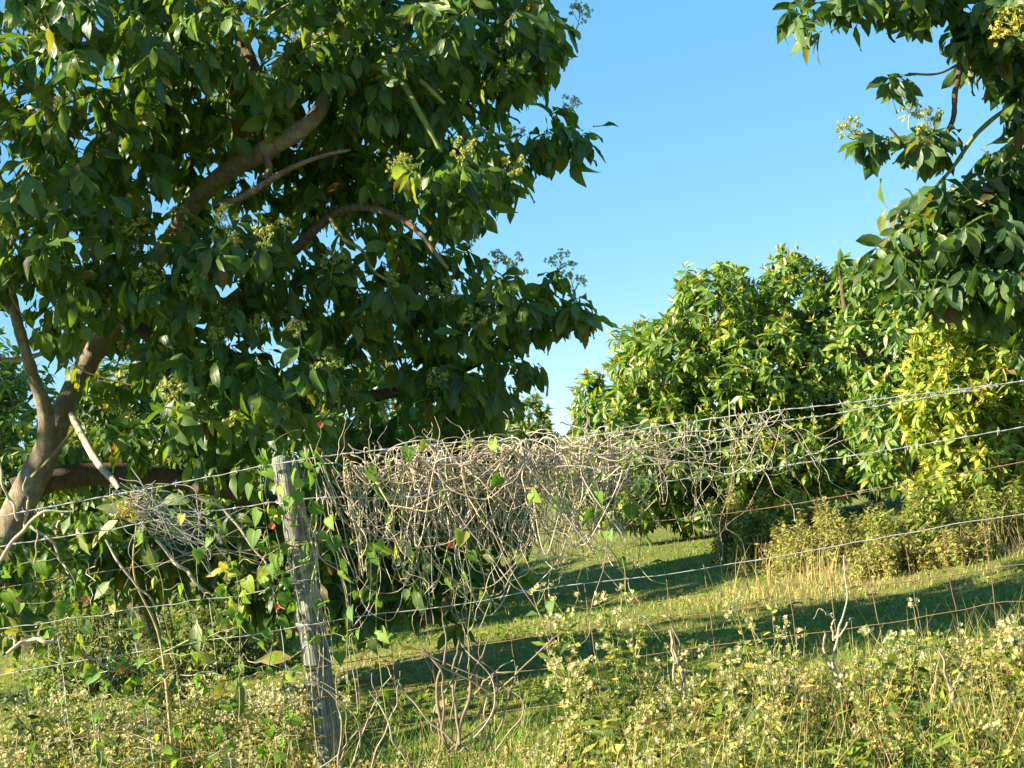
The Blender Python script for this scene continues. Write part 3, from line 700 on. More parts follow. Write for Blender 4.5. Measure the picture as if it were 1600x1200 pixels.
wire("barbed_wire", [(-3.2, 1.12), (-1.92, 1.15), (PX, 1.16), (-.2, 1.06), (.8, 1.01), (1.92, 1.018), (3.4, 1.03)], M_WIRE, .0014, True, 3, True)
wire("barbed_wire", [(-3.2, .99), (-1.92, 1.0), (PX, .99), (0, .90), (.97, .862), (1.92, .89), (3.4, .9)], M_RUST, .0016, True, 4, False)
for k, (zl, zp, zr, mt) in enumerate([(.85, .85, .78, M_WIRE), (.68, .69, .69, M_WIRE), (.52, .53, .515, M_RUST), (.40, .41, .375, M_RUST), (.27, .27, .255, M_RUST), (.13, .13, .125, M_RUST)]):
    if k == 0:
        wire("mesh_wire", [(-3.2, zl + .01), (-1.92, zl), (PX, zp)], mt, .0016, False, 10 + k)
    else:
        wire("mesh_wire", [(-3.2, zl + .01), (-1.92, zl), (PX, zp), (.5, (zp + zr) / 2 - .01), (1.3, zr - .004), (1.92, zr), (3.4, zr + .01)], mt, .0017, False, 10 + k)
rng = np.random.default_rng(8)
def stay(x, z1, z0, mat, seed):
    r = np.random.default_rng(seed); n = 16
    z = np.linspace(z1, z0, n)
    s = np.stack([x + np.cumsum(r.normal(0, .0026, n)), np.full(n, FY + .003), z], 1)
    q = MB(); q.tube(s, .0016, 5); part("stay_wire", q, mat, fence)
x = -.6
while x < 3.2:
    stay(x, .69, .06, M_RUST, int(x * 1000) + 9000); x += .151
for x in (-3.0, -2.7, -2.4, -2.1, -1.83, -1.54, -1.24, -1.0):
    stay(x, .85, .08, M_WIRE, int(-x * 1000))
for z in (1.16, 1.0, .985, .855, .69, .685, .53, .41, .27):    # turns of wire round the post
    a = np.linspace(0, 2 * math.pi, 25); tl = rng.uniform(-.012, .012, 2)
    q = MB(); q.tube(np.stack([PX + .010 * math.sin(z * 2.4) +   .0555 * np.cos(a), FY + .06 + .0555 * np.sin(a), z + tl[0] * np.cos(a) + tl[1] * np.sin(a)], 1), .0016, 5)
    part("wire_wrap", q, M_WIRE if z > .6 else M_RUST, fence)

# ------------------------------------------------------------------ dried vine tangle on the fence
rng = np.random.default_rng(17)
tv = thing("dried_vine", "pale tangle of dried vine stems draped over the top wires of the fence", "vine", (0, FY, 0))
def vine_stem(pts, r0, r1=None, n=None):
    q = MB(); n = len(pts)
    q.tube(pts, np.linspace(r0, r1 or r0 * .6, n) * (1 + .12 * np.sin(np.arange(n) * 1.9)), 5)
    part("stem", q, M_VINE, tv)
for i in range(34):                                   # lying along the wire
    x0 = rng.uniform(-.75, .2); l = rng.uniform(.2, .6) if i % 5 else rng.uniform(.6, 1.3); n = 26
    xs = np.linspace(x0, x0 + l, n)
    p = np.stack([xs, np.full(n, FY), top_z(xs) - rng.uniform(-.03, .10) - rng.uniform(0, .12) * np.linspace(0, 1, n)], 1) + wiggle(rng, n, .022, 6) + np.array((0, rng.normal(0, .04), 0))
    vine_stem(p, rng.uniform(.0016, .0034))
for i in range(62):                                   # sagging loops
    a, l = rng.uniform(-.70, .35), rng.uniform(.15, .7) * rng.choice([-1, 1]); n = 26
    b = np.clip(a + l, -.75, .95); t = np.linspace(0, 1, n); sag = rng.uniform(.08, .5) * (1 if rng.random() < .7 else .4)
    xs = a + (b - a) * t
    z = top_z(xs) - rng.uniform(-.01, .12) - sag * (1 - (2 * t - 1) ** 2) * (1 - .35 * np.sin(t * 3 + i))
    vine_stem(np.stack([xs, np.full(n, FY) + rng.normal(0, .05), z], 1) + wiggle(rng, n, .018, 4), rng.uniform(.0015, .003))
for i in range(105):                                   # knotted middle
    c = np.stack([rng.uniform(-.62, .28, 6), FY + rng.normal(0, .05, 6), np.zeros(6)], 1)
    c[:, 0] = c[0, 0] + np.cumsum(rng.normal(0, .11, 6)); c[:, 0] = np.maximum(c[:, 0], -.66)
    c[:, 2] = top_z(c[:, 0]) - np.abs(rng.normal(.14, .15, 6))
    vine_stem(spline(c, 36) + wiggle(rng, 36, .010, 6), rng.uniform(.0013, .003))
for i in range(60):                                   # hanging strands
    x0 = rng.choice([rng.uniform(-.62, .3), rng.normal(-.52, .05), rng.normal(-.28, .06), rng.normal(.02, .07), rng.normal(-.4, .03)]); n = 26
    l = rng.uniform(.2, .8); t = np.linspace(0, 1, n)
    p = np.stack([x0 + rng.normal(0, .16) * t, np.full(n, FY) + rng.normal(0, .04), top_z(x0) - rng.uniform(0, .1) - l * t], 1) + wiggle(rng, n, .021, 6)
    if rng.random() < .3: p[:, 2] += .12 * np.maximum(0, t - .75) * 4; p[:, 0] += .15 * np.maximum(0, t - .6) * rng.choice([-1, 1])
    vine_stem(p, rng.uniform(.0016, .0034), .0009)
for i in range(70):                                   # thinner strands out to the side
    x0 = rng.uniform(.2, 1.0); n = 22; t = np.linspace(0, 1, n); l = rng.uniform(.1, .55); k = rng.random() < .5
    if k: p = np.stack([x0 + rng.normal(0, .15) * t, np.full(n, FY), top_z(x0) - l * t], 1)
    else: p = np.stack([x0 + rng.uniform(-.5, .5) * t, np.full(n, FY), top_z(x0) + rng.uniform(-.06, .04) - rng.uniform(0, .35) * t - .1 * np.sin(t * 3.1)], 1)
    vine_stem(p + wiggle(rng, n, .014, 4), rng.uniform(.0011, .0022), .0008)
for s_ in ([(498, 760), (490, 830), (497, 900), (508, 960), (520, 1030)], [(470, 800), (492, 850), (490, 920), (503, 1000), (500, 1090)], [(505, 720), (520, 800), (495, 860), (540, 900), (548, 1000), (560, 1120)], [(480, 700), (500, 790), (488, 850), (470, 900)]):
    c = np.array([P(a, b, FY - .04) for a, b in s_])
    for k in range(2): vine_stem(spline(c, 26) + wiggle(rng, 26, .009, 5), .0024, .0012)
for i in range(22):                                   # stray tips poking up
    x0 = rng.uniform(-.7, .3); n = 12; t = np.linspace(0, 1, n)
    vine_stem(np.stack([x0 + rng.normal(0, .06) * t, np.full(n, FY) + rng.normal(0, .03), top_z(x0) - .03 + rng.uniform(.05, .17) * t], 1) + wiggle(rng, n, .008, 3), .0016, .0006)

# ------------------------------------------------------------------ live vines with heart-shaped leaves
def heart_vine(label, base_px, leaves, stems, seed, flowers=(), size=(.034, .066)):
    rng = np.random.default_rng(seed)
    b = P(*base_px, FY)
    t = thing("climbing_vine", label, "vine", (b[0], FY - .06, 0))
    for s in stems:
        c = np.array([P(a, y, FY - .07) for a, y in s])
        q = MB(); pts = spline(c, 24) + wiggle(rng, 24, .006, 4); q.tube(pts, np.linspace(.0022, .0009, 24), 5)
        part("stem", q, M_GSTEM, t)
    SP = np.concatenate([spline(np.array([P(a, y, FY - .07) for a, y in s]), 60) for s in stems])
    p0, n0, d0, sz = [], [], [], []
    for (a, y) in leaves:
        p0.append(P(a, y, FY - .08 + rng.uniform(-.03, .03))); d0.append((rng.normal(0, .5), -.25 + rng.normal(0, .4), -1)); n0.append((rng.normal(-.3, .9), -.8 + rng.normal(0, .4), .6)); sz.append(rng.uniform(*size))
    Rm = frames(np.array(d0), np.array(n0), rng, .25) * np.array(sz)[:, None, None]
    q = MB()
    for p in p0:      # leaf stalks, or a side shoot where the stem is far
        c = SP[np.argmin(np.linalg.norm(SP - p, axis=1) + .5 * np.maximum(0, SP[:, 2] - p[2]))]; l = np.linalg.norm(c - p)
        q.tube(spline([c, c * .5 + p * .5 + (0, -.01, -.12 * l + rng.normal(0, .1) * l), p + (0, 0, .008), p], 9) + wiggle(rng, 9, .02 * l, 3), np.linspace(.0013, .0008, 9), 4)
    part("stalks", q, M_GSTEM, t, "stuff")
    leaf_parts(t, HEART, M_HEART, np.array(p0), Rm, range(len(p0)), rng.integers(0, 3, len(p0)))
    for (a, y, m) in flowers:
        p = P(a, y, FY - .1)
        q = MB()
        Rf = frames(np.array([(0, .2, 1.0)]), np.array([(.1, -1, .2)]), rng, .3)
        q.inst(STAR, Rf * .0115, p[None]); q.tube([p + (0, .03, 0), p + (0, .012, 0), p], [.001, .0015, .004], 5)
        part("flower", q, m, t)
heart_vine("live green vine with small heart leaves climbing the top of the leaning post", (470, 1150),
    [(480, 722), (470, 752), (458, 795), (488, 790), (466, 770), (452, 778), (494, 705), (476, 705), (440, 760), (500, 725), (405, 850), (432, 868), (420, 885), (443, 928), (438, 965), (446, 905), (405, 800), (408, 770), (413, 735), (420, 790), (398, 830), (412, 900), (462, 735), (484, 740), (415, 985), (392, 760), (415, 705), (404, 715)],
    [[(500, 1180), (480, 1000), (455, 860), (470, 760), (480, 700)], [(480, 760), (494, 700), (500, 660)], [(420, 1040), (435, 930), (420, 850), (405, 740), (430, 690), (470, 675), (482, 690)], [(455, 800), (430, 760), (405, 700)], [(445, 880), (425, 820), (415, 720)]], 61,
    [(500, 664, M_RED), (425, 822, M_RED), (433, 948, M_RED)])
heart_vine("live green vine with heart leaves scattered among the dried vine stems", (600, 1100),
    [(535, 893), (582, 862), (556, 925), (590, 848), (610, 806), (722, 832), (736, 863), (726, 897), (533, 880), (970, 872), (640, 700), (690, 770), (590, 760), (665, 690), (735, 690), (770, 690), (575, 735), (830, 770), (610, 720), (548, 950), (700, 905), (860, 940), (920, 800), (935, 770), (1010, 840), (520, 840), (515, 810), (985, 790), (950, 830), (780, 745), (560, 985), (595, 985)],
    [[(600, 1120), (590, 960), (600, 840), (640, 700)], [(730, 1060), (735, 900), (700, 780), (690, 700)], [(545, 1080), (540, 920), (515, 830), (520, 760)], [(985, 960), (970, 870), (930, 780)]], 62,
    [(704, 852, M_RED)])
heart_vine("green vine with heart leaves and a yellow flower on the mesh farthest from the tangle", (150, 1150),
    [(115, 918), (98, 915), (98, 945), (130, 975), (128, 995), (118, 1012), (126, 1022), (150, 1050), (165, 1060), (140, 1040), (14, 985), (30, 945), (10, 925), (60, 880), (240, 905), (280, 915), (330, 985), (260, 1000), (310, 860), (350, 880), (330, 840), (285, 805), (385, 905), (372, 960)],
    [[(150, 1180), (140, 1060), (122, 980), (110, 900), (60, 840)], [(290, 1150), (270, 1010), (250, 900), (220, 830)], [(375, 1130), (376, 1000), (365, 900), (330, 840)]], 63,
    [(118, 946, M_YFL), (134, 936, M_RED), (190, 1048, M_RED)])

rng = np.random.default_rng(66)
cr_ = thing("creeper", "thin weedy creeper with tiny leaves netted through the fence wires between trunk and post", "vine", (-1.4, FY - .03, 0))
tipc, dirc = [], []
for i in range(64):
    n = 22; t = np.linspace(0, 1, n); x0 = rng.uniform(-1.98, -.92); z0 = rng.uniform(.25, 1.15)
    if i % 3: p = np.stack([x0 + rng.normal(0, .2) * t, np.full(n, FY - .02) + rng.normal(0, .05), z0 - rng.uniform(.1, .6) * t + .1 * np.sin(t * 3)], 1)
    else: p = np.stack([x0 + rng.uniform(.2, .6) * t, np.full(n, FY - .02) + rng.normal(0, .04), z0 + rng.normal(0, .12) * t], 1)
    p += wiggle(rng, n, .022, 5); p[:, 2] = np.maximum(p[:, 2], .05)
    q = MB(); q.tube(p, np.linspace(.0018, .0008, n), 4); part("stem", q, M_VINE if i % 2 else M_GSTEM, cr_)
    k = rng.integers(4, n, rng.integers(3, 9)); tipc.append(p[k] + rng.normal(0, .012, (len(k), 3)))
tipc = np.concatenate(tipc); d = rng.normal(size=tipc.shape) + (0, 0, -.5)
Rc = frames(d, np.tile((-.4, -.6, .7), (len(d), 1)) + rng.normal(0, .6, d.shape), rng) * rng.uniform(.022, .05, len(d))[:, None, None]
q = MB(); k = rng.integers(0, 3, len(d))
for j in range(3): q.inst(HEART[j], Rc[k == j], tipc[k == j])
part("foliage", q, M_HEART, cr_, "stuff")

# grey dead twigs snagged in the wires
def dead_stems(name, label, cat, base, stems, seed, mat=M_DEAD, group=None, y0=None, wig=.006):
    rng = np.random.default_rng(seed)
    Yb = base[2]
    b = P(*base)
    t = thing(name, label, cat, (b[0], Yb, max(0, b[2]) if name != "dead_shrub" else 0), group)
    for s in stems:
        c = np.array([(*P(a, y, Yb + rng.normal(0, .01)), (.75 if name == 'twig_bundle' else 1) * r * Yb / F) for a, y, r in s])
        n = 8 * len(s); k = spline(c, n); q = MB(); q.tube(k[:, :3] + wiggle(rng, n, wig, 4), np.maximum(k[:, 3], .0007), 6); part("stem", q, mat, t)
    return t
r_ = np.random.default_rng(77)
cob = [[(215 + r_.normal(0, 22), 768 + r_.normal(0, 14), .9), (235 + r_.normal(0, 25), 790 + r_.normal(0, 16), 1), (285 + r_.normal(0, 40), 825 + r_.normal(0, 30), .9), (330 + r_.normal(0, 60), 875 + r_.normal(0, 45), .6)] for _ in range(30)]
dead_stems("twig_bundle", "fine grey dead twigs bundled on the top wire near the avocado's bare branch", "twigs", (215, 770, 7.46), cob, 71, plain_mat("grey_twig", [(0, (.26, .24, .21)), (1, (.42, .40, .36))], .8))
dead_stems("bare_branch", "forked bare pale branch resting on the fence wires in the corner by the trunk", "branch", (45, 822, 7.44),
    [[(-20, 900, 3.2), (20, 850, 3), (46, 820, 2.8), (75, 802, 2.4), (110, 798, 1.5)], [(46, 820, 2.6), (70, 840, 2.4), (95, 875, 2), (110, 895, 1.4)], [(40, 822, 2.4), (42, 780, 2), (38, 745, 1.2)], [(0, 720, 2), (8, 770, 2.4), (30, 815, 2.5)], [(55, 828, 1.6), (57, 870, 1.4), (54, 900, 1)]], 72)
dead_stems("dead_stick", "short pale dead stick caught on a strand of the mesh low in the corner", "stick", (50, 1005, 7.4),
    [[(12, 1022, 3), (40, 1004, 3.4), (62, 1000, 3.4), (84, 1000, 3.2)], [(2, 990, 2), (20, 995, 2.4), (26, 1006, 2)], [(130, 1018, 2.4), (145, 1032, 2.4), (166, 1043, 2)]], 73)
dead_stems("dead_branch", "diagonal dry branch with peeling bark slanting down through the mesh beside the post", "branch", (290, 860, 7.6),
    [[(245, 840, 2.2), (275, 880, 3.2), (300, 905, 3), (330, 930, 2)], [(300, 775, 1.6), (350, 800, 2.2), (395, 850, 2), (430, 905, 1.4)], [(165, 840, 2), (182, 880, 2.4), (215, 915, 2), (240, 945, 1.6), (258, 1005, 1.4)]], 74)

# low branch of the avocado that reaches the fence: pale leaves
tL = thing("avocado_shoot", "leafy shoot with broad pale leaves and yellow flower head poking through the wires", "plant", (*P(260, 1100, 8.0)[:2], 0))
rng = np.random.default_rng(81)
q = MB(); q.tube(spline([P(270, 1180, 8.0), P(250, 1000, 8.0), P(210, 900, 7.95), P(215, 800, 7.9)], 20), np.linspace(.008, .003, 20), 6); part("stem", q, M_GSTEM, tL)
q = MB(); q.tube(spline([P(255, 1020, 8.0), P(330, 990, 7.95), P(380, 1030, 7.9)], 14), np.linspace(.005, .002, 14), 6); part("stem", q, M_GSTEM, tL)
big = [(112, 800, -.2, -.3), (245, 792, 1, .25), (205, 805, -.6, .5), (222, 845, .1, -1), (148, 850, .4, .5), (180, 905, -.7, -.25), (178, 915, -.2, -1), (225, 850, .5, -1), (125, 830, .1, -1), (262, 820, .6, -.5), (305, 965, -.1, -1), (335, 950, .5, -1), (350, 1040, -.4, .3), (398, 1032, .7, .1), (370, 1060, .1, -1), (352, 1050, -.3, -1), (320, 900, .8, .2), (200, 945, .2, -1)]
p0 = np.array([P(a, b, 7.85 + .05 * rng.random()) for a, b, _, _ in big])
d0 = np.array([(c, -.25, e - .1) for _, _, c, e in big])
Rm = frames(d0, np.tile((-.2, -1.0, .7), (len(big), 1)) + rng.normal(0, .3, (len(big), 3)), rng, .3) * rng.uniform(.10, .145, len(big))[:, None, None]
leaf_parts(tL, BIG, M_PALE, p0, Rm, range(len(big)), rng.integers(0, 7, len(big)))
add_panicles(tL, [(212, 812, 7.8), (205, 800, 7.8), (222, 805, 7.8)], .8, ypan)

# ------------------------------------------------------------------ weeds
def weed_geo(rng, base, h, nst, spread, leafL, nleaf, nfl, lean=(0, 0), hmin=.65):
    """stems (polylines), leaves (pos, R), heads (list of arrays of tuft pos)"""
    stems, lp, ld, heads, hs = [], [], [], [], []
    for s in range(nst):
        a = rng.uniform(0, 6.28); hh = h * rng.uniform(hmin, 1.05)
        e = base + np.array((math.cos(a) * spread * rng.random() + lean[0], math.sin(a) * spread * rng.random() + lean[1], hh))
        m = base * .5 + e * .5 + np.array((rng.normal(0, spread * .2), rng.normal(0, spread * .2), 0))
        p = spline([base + rng.normal(0, .01, 3) * (1, 1, 0), m, e], 9); stems.append((p, .0028, .0013))
        k = int(nleaf)
        t = rng.uniform(.12, 1, k); pt = np.stack([np.interp(t * 8, range(9), p[:, i]) for i in range(3)], 1)
        lp.append(pt); aa = rng.uniform(0, 6.28, k); ld.append(np.stack([np.cos(aa), np.sin(aa), rng.normal(.15, .4, k)], 1))
        if rng.random() < nfl:
            for b in range(rng.integers(4, 8)):
                aa = rng.uniform(0, 6.28); l = rng.uniform(.03, .085); st = p[rng.integers(5, 9)]
                ee = st + np.array((math.cos(aa) * l * .7, math.sin(aa) * l * .7, l)); stems.append((np.array([st, st * .5 + ee * .5 + (0, 0, -.006), ee]), .0012, .0008))
                heads.append(ee + rng.normal(0, .009, (rng.integers(3, 6), 3)))
    lp, ld = np.concatenate(lp), np.concatenate(ld)
    R = frames(ld, np.tile((0, 0, 1.0), (len(ld), 1)) + rng.normal(0, .8, (len(ld), 3)), rng) * (leafL * rng.uniform(.5, 1.2, len(ld)))[:, None, None]
    return stems, lp, R, heads

# prominent weeds, one by one
def flower_weed(label, px, py_top, Y, nst, spread, seed, leafL=.06, nleaf=34, nfl=1.0, lean=(0, 0), flower=M_FLOWER, leafm=M_WEED):
    rng = np.random.default_rng(seed)
    top = P(px, py_top, Y); b = np.array((top[0] - lean[0], Y - lean[1], float(gz(top[0], Y))))
    t = thing("flowering_weed", label, "weed", b, "flowering weeds along the fence")
    stems, lp, R, heads = weed_geo(rng, b, top[2] - b[2] - .03, nst, spread, leafL, nleaf, nfl, lean, .82)
    q = MB()
    for p, r0, r1 in stems: q.tube(p, 1.25 * np.linspace(r0, r1, len(p)), 5)
    part("stem", q, M_GSTEM, t)
    q = MB(); tix = rng.integers(0, 3, len(lp))
    for k in range(3): q.inst(TINY[k], R[tix == k], lp[tix == k])
    part("foliage", q, leafm, t, "stuff")
    for hp in heads:
        q = MB(); q.inst(TUFT, frames(rng.normal(0, .4, (len(hp), 3)) + (0, .2, 0), np.tile((0, 0, 1.0), (len(hp), 1)), rng) * .0098, hp)
        part("flower_head", q, flower, t)
flower_weed("tall cream flowered weed in front of the grass where the vine strands end", 940, 925, 7.1, 6, .16, 101)
flower_weed("cream flowered weed leaning out just below the hanging vine stems", 865, 945, 7.2, 4, .10, 102)
flower_weed("upright green weed with narrow leaves and white buds in front of the rusty mesh", 1385, 975, 6.7, 5, .12, 103, leafL=.06, nleaf=30)
flower_weed("thick cream flowered weed leaning in at the edge of the frame beside the mesh", 1600, 985, 6.5, 8, .14, 104, nleaf=30)
flower_weed("small white budded weed under the rusty mesh beside the dead forked stalk", 1205, 1005, 6.9, 5, .12, 105)
flower_weed("low weed with pale buds between the forked stalk and the bundle of straw stalks", 1130, 1025, 6.9, 5, .12, 106)
flower_weed("bent tall weed with a nodding flower head at the lit grass strip near the trunk", 160, 1075, 8.3, 3, .12, 107, lean=(-.06, 0))
flower_weed("cream flowered weed nearest the avocado trunk in the corner", 55, 1085, 8.5, 7, .20, 108)
flower_weed("weed with cream flowers in tight clusters just below the mesh of the corner", 100, 1080, 8.2, 7, .16, 109)
flower_weed("bushy cream flowered weed pressed against the foot of the post", 420, 1090, 7.9, 9, .20, 110)
flower_weed("wide cream flowered weed halfway between the post and the corner", 300, 1055, 8.1, 9, .22, 111)
flower_weed("yellowish weed with white flowers rising in front of the dead shrub", 890, 1040, 6.9, 6, .15, 112)

# the rest: a thicket nobody could count
rng = np.random.default_rng(200)
qs, ql, qf, qd, qh = MB(), MB(), MB(), MB(), MB()
def thicket(n, xr, yr, hfun, dry, leafL, nleaf, nfl):
    for i in range(n):
        y = rng.uniform(*yr); x = rng.uniform(*xr)
        h = hfun(x, y) * rng.uniform(.55, 1.05)
        if h < .04: continue
        b = np.array((x, y, float(gz(x, y))))
        st, lp, R, heads = weed_geo(rng, b, h, rng.integers(3, 6), .14, leafL, nleaf, nfl)
        for p, r0, r1 in st: qs.tube(p[::2] if len(p) > 4 else p, np.linspace(r0, r1, len(p[::2] if len(p) > 4 else p)), 3)
        isd = rng.random() < dry(x, y)
        tix = rng.integers(0, 3, len(lp))
        for k in range(3): (qd if isd else ql).inst(TINY[k], R[tix == k], lp[tix == k])
        if heads:
            hp = np.concatenate(heads)
            (qh if isd else qf).inst(TUFT, frames(rng.normal(0, .4, (len(hp), 3)) + (0, .2, 0), np.tile((0, 0, 1.0), (len(hp), 1)), rng) * .008, hp)
def h_right(x, y):
    return np.interp(x, [-1.0, -.6, -.2, .1, .4, .9, 1.5, 2.2], [.28, .10, .12, .34, .42, .40, .36, .40]) * np.interp(y, [5.4, 6.2, 7.0, 7.5], [.7, .85, 1.0, .8])
thicket(360, (-.15, 2.5), (5.5, 7.45), lambda x, y: h_right(x, y) * rng.choice([.4, .65, .85, 1.0, 1.05, 1.5], p=[.15, .2, .25, .2, .14, .06]), lambda x, y: np.clip(.15 + (x - .8) * .3, .1, .7), .036, 25, .12)
thicket(70, (-.1, 2.4), (5.8, 7.3), lambda x, y: h_right(x, y) * .9, lambda x, y: .1, .085, 14, 0)
thicket(60, (-1.0, 0.0), (6.6, 7.6), lambda x, y: .16, lambda x, y: .4, .03, 12, .3)
thicket(190, (-3.0, -.95), (7.5, 9.2), lambda x, y: .44 * np.interp(y, [7.5, 8, 8.6, 9.2], [.9, 1, .8, .35]), lambda x, y: .2, .038, 22, .5)
thicket(22, (-3.0, -1.0), (8.4, 10.6), lambda x, y: .3, lambda x, y: .2, .08, 12, .1)
link("weed_thicket", (lambda q: q.mesh("weed_thicket", M_WEED))(ql), None, "stuff")
link("weed_stems", qs.mesh("weed_stems", M_GSTEM), None, "stuff")
link("weed_flowers", qf.mesh("weed_flowers", M_FLOWER), None, "stuff")
link("dry_weeds", qd.mesh("dry_weeds", M_DRYLEAF), None, "stuff")
if qh.V: link("dry_seed_heads", qh.mesh("dry_seed_heads", M_HAY), None, "stuff")

# dead shrub and stalks
dead_stems("dead_shrub", "dead grey shrub of thin bare stems under the hanging vine strands", "shrub", (715, 1165, 7.0),
    [[(700, 1170, 3), (680, 1080, 2.4), (700, 1010, 1.6), (690, 960, 1)], [(715, 1170, 3), (730, 1090, 2.6), (740, 1050, 2), (770, 990, 1)], [(720, 1160, 2.6), (705, 1060, 2), (720, 1000, 1.2)], [(705, 1160, 2), (640, 1090, 1.6), (600, 1040, 1)], [(735, 1130, 2.2), (790, 1070, 1.8), (850, 1010, 1.2), (880, 985, .8)],
     [(690, 1140, 2), (695, 1060, 1.6), (660, 1010, 1)], [(740, 1090, 1.8), (760, 1060, 1.6), (800, 1050, 1)], [(760, 1170, 2), (800, 1085, 1.6), (805, 1040, 1)], [(640, 1200, 2), (610, 1140, 1.6), (580, 1080, 1)]] + [[(715 + r_.normal(0, 26), 1175, 1.6), (715 + r_.normal(0, 50), 1100 + r_.normal(0, 16), 1.2), (715 + r_.normal(0, 90), 1030 + r_.normal(0, 30), .8)] for _ in range(9)] + [[(560 + r_.normal(0, 30), 1200, 1.4), (560 + r_.normal(0, 40), 1120, 1.1), (560 + r_.normal(0, 60), 1050, .7)] for _ in range(6)], 91, M_DRY)
dead_stems("dead_shrub", "forked dead stalk standing white in front of the rusty mesh", "stalk", (1310, 1060, 6.9),
    [[(1315, 1080, 3), (1300, 1040, 2.6), (1305, 990, 2.0), (1318, 960, 1.5), (1322, 920, 1.2), (1322, 870, 1.0)], [(1300, 1045, 2.8), (1290, 1010, 2.2), (1286, 985, 1.4)], [(1303, 1000, 2), (1303, 970, 1.4), (1298, 958, 1)], [(1306, 1000, 1.8), (1321, 978, 1.4), (1336, 962, 1)], [(1303, 960, 1.2), (1285, 955, .9), (1272, 962, .7)]], 92)
dead_stems("dead_shrub", "bundle of straw coloured dead stalks by the mesh next to the cream weeds", "stalks", (1065, 1075, 6.9),
    [[(1068, 1090, 2.6), (1058, 1030, 2.2), (1047, 985, 1.6)], [(1072, 1090, 2.4), (1062, 1020, 2), (1050, 980, 1.4)], [(1060, 1085, 2), (1050, 1020, 1.6), (1046, 985, 1.2)]], 93, M_DRY)
dead_stems("dead_shrub", "crossed pale dead stalks low in front of the darkest shade", "stalks", (1490, 1110, 6.6),
    [[(1500, 1130, 3), (1485, 1070, 2.4), (1465, 1015, 1.8)], [(1470, 1115, 2.4), (1490, 1085, 2.2), (1508, 1035, 1.4)], [(1555, 1095, 2), (1545, 1050, 1.6), (1545, 1035, 1)], [(1455, 1110, 1.6), (1458, 1070, 1.2), (1456, 1048, .8)]], 94)

# ------------------------------------------------------------------ brush in front of the orchard trees
def shrub(label, px, py, Y, rx, ry, n, mat, seed, leafL=.05, cat="shrub", name="shrub"):
    rng = np.random.default_rng(seed)
    c = P(px, py, Y); r = np.array((rx * Y / F, rx * Y / F * .8, ry * Y / F))
    b = np.array((c[0], Y, float(gz(c[0], Y))))
    t = thing(name, label, cat, b)
    d = nrm(rng.normal(size=(n, 3))); d[:, 2] = np.abs(d[:, 2]) * 1.0
    hgt = c[2] + r[2] - b[2]
    tips = b + d * np.array((r[0], r[1], hgt)) * (.45 + .55 * rng.random(n) ** .5)[:, None] * (1 + .18 * np.sin(d[:, :1] * 9 + seed))
    q = MB()
    for i in range(min(n, 160)):
        q.tube(spline([b + rng.normal(0, .06, 3) * (1, 1, 0), b * .4 + tips[i] * .6 + rng.normal(0, .03, 3), tips[i]], 5), np.linspace(.005, .0015, 5), 3)
    part("stems", q, M_TWIG, t, "stuff")
    pos, R, size = whorls(rng, tips, nrm(d + (0, 0, .5)), (8, 13), (leafL * .6, leafL * 1.2), .15, (30, 100), leafL * 3)
    tix = rng.integers(0, 3, len(pos)); q = MB()
    for k in range(3): q.inst(TINY[k], R[tix == k], pos[tix == k])
    part("foliage", q, mat, t, "stuff")
shrub("green rounded bush at the foot of the big sunlit tree beside a tan clump", 1185, 835, 15.6, 62, 56, 420, M_SHRUB, 301)
shrub("tan dry bush between the green bush and the big sunlit tree", 1145, 815, 16.4, 50, 56, 320, M_STRAW, 302, .04)
shrub("large loose green bush in front of the yellow tree", 1440, 840, 13.6, 110, 72, 760, M_SHRUB, 303)
shrub("yellowish straw bush in the middle of the brush row", 1310, 850, 14.4, 110, 66, 700, M_STRAW, 304, .04)
shrub("straw green bush partly behind the straw bush", 1260, 815, 15.8, 90, 56, 460, M_SHRUB, 305)
shrub("low straw bush hugging the front of the large loose green bush", 1385, 868, 13.3, 66, 40, 300, M_STRAW, 310, .04)
shrub("pale straw bush under the overhanging tip of the yellow tree", 1500, 862, 13.2, 70, 42, 320, M_STRAW, 311, .04)
shrub("small straw bush squeezed between the round green bush and the straw bush", 1235, 848, 14.8, 56, 44, 260, M_STRAW, 312, .04)
shrub("bush at the far end of the brush row below the yellow tree", 1570, 830, 13.9, 80, 76, 520, M_SHRUB, 306)
shrub("dense leafy bush in the deep shade under the avocado trunk", 120, 890, 13.5, 140, 56, 460, M_BACK, 307, .055)  # dark leaf colour chosen to deepen the shade under the tree
shrub("shaded leafy bush behind the mesh between trunk and post", 330, 900, 13, 110, 50, 420, M_BACK, 308, .055)  # same dark leaves, shade put into the colour
shrub("small weedy bush behind the twig bundle at the shade's edge", 260, 985, 11.6, 60, 36, 200, M_SHRUB, 309, .04)

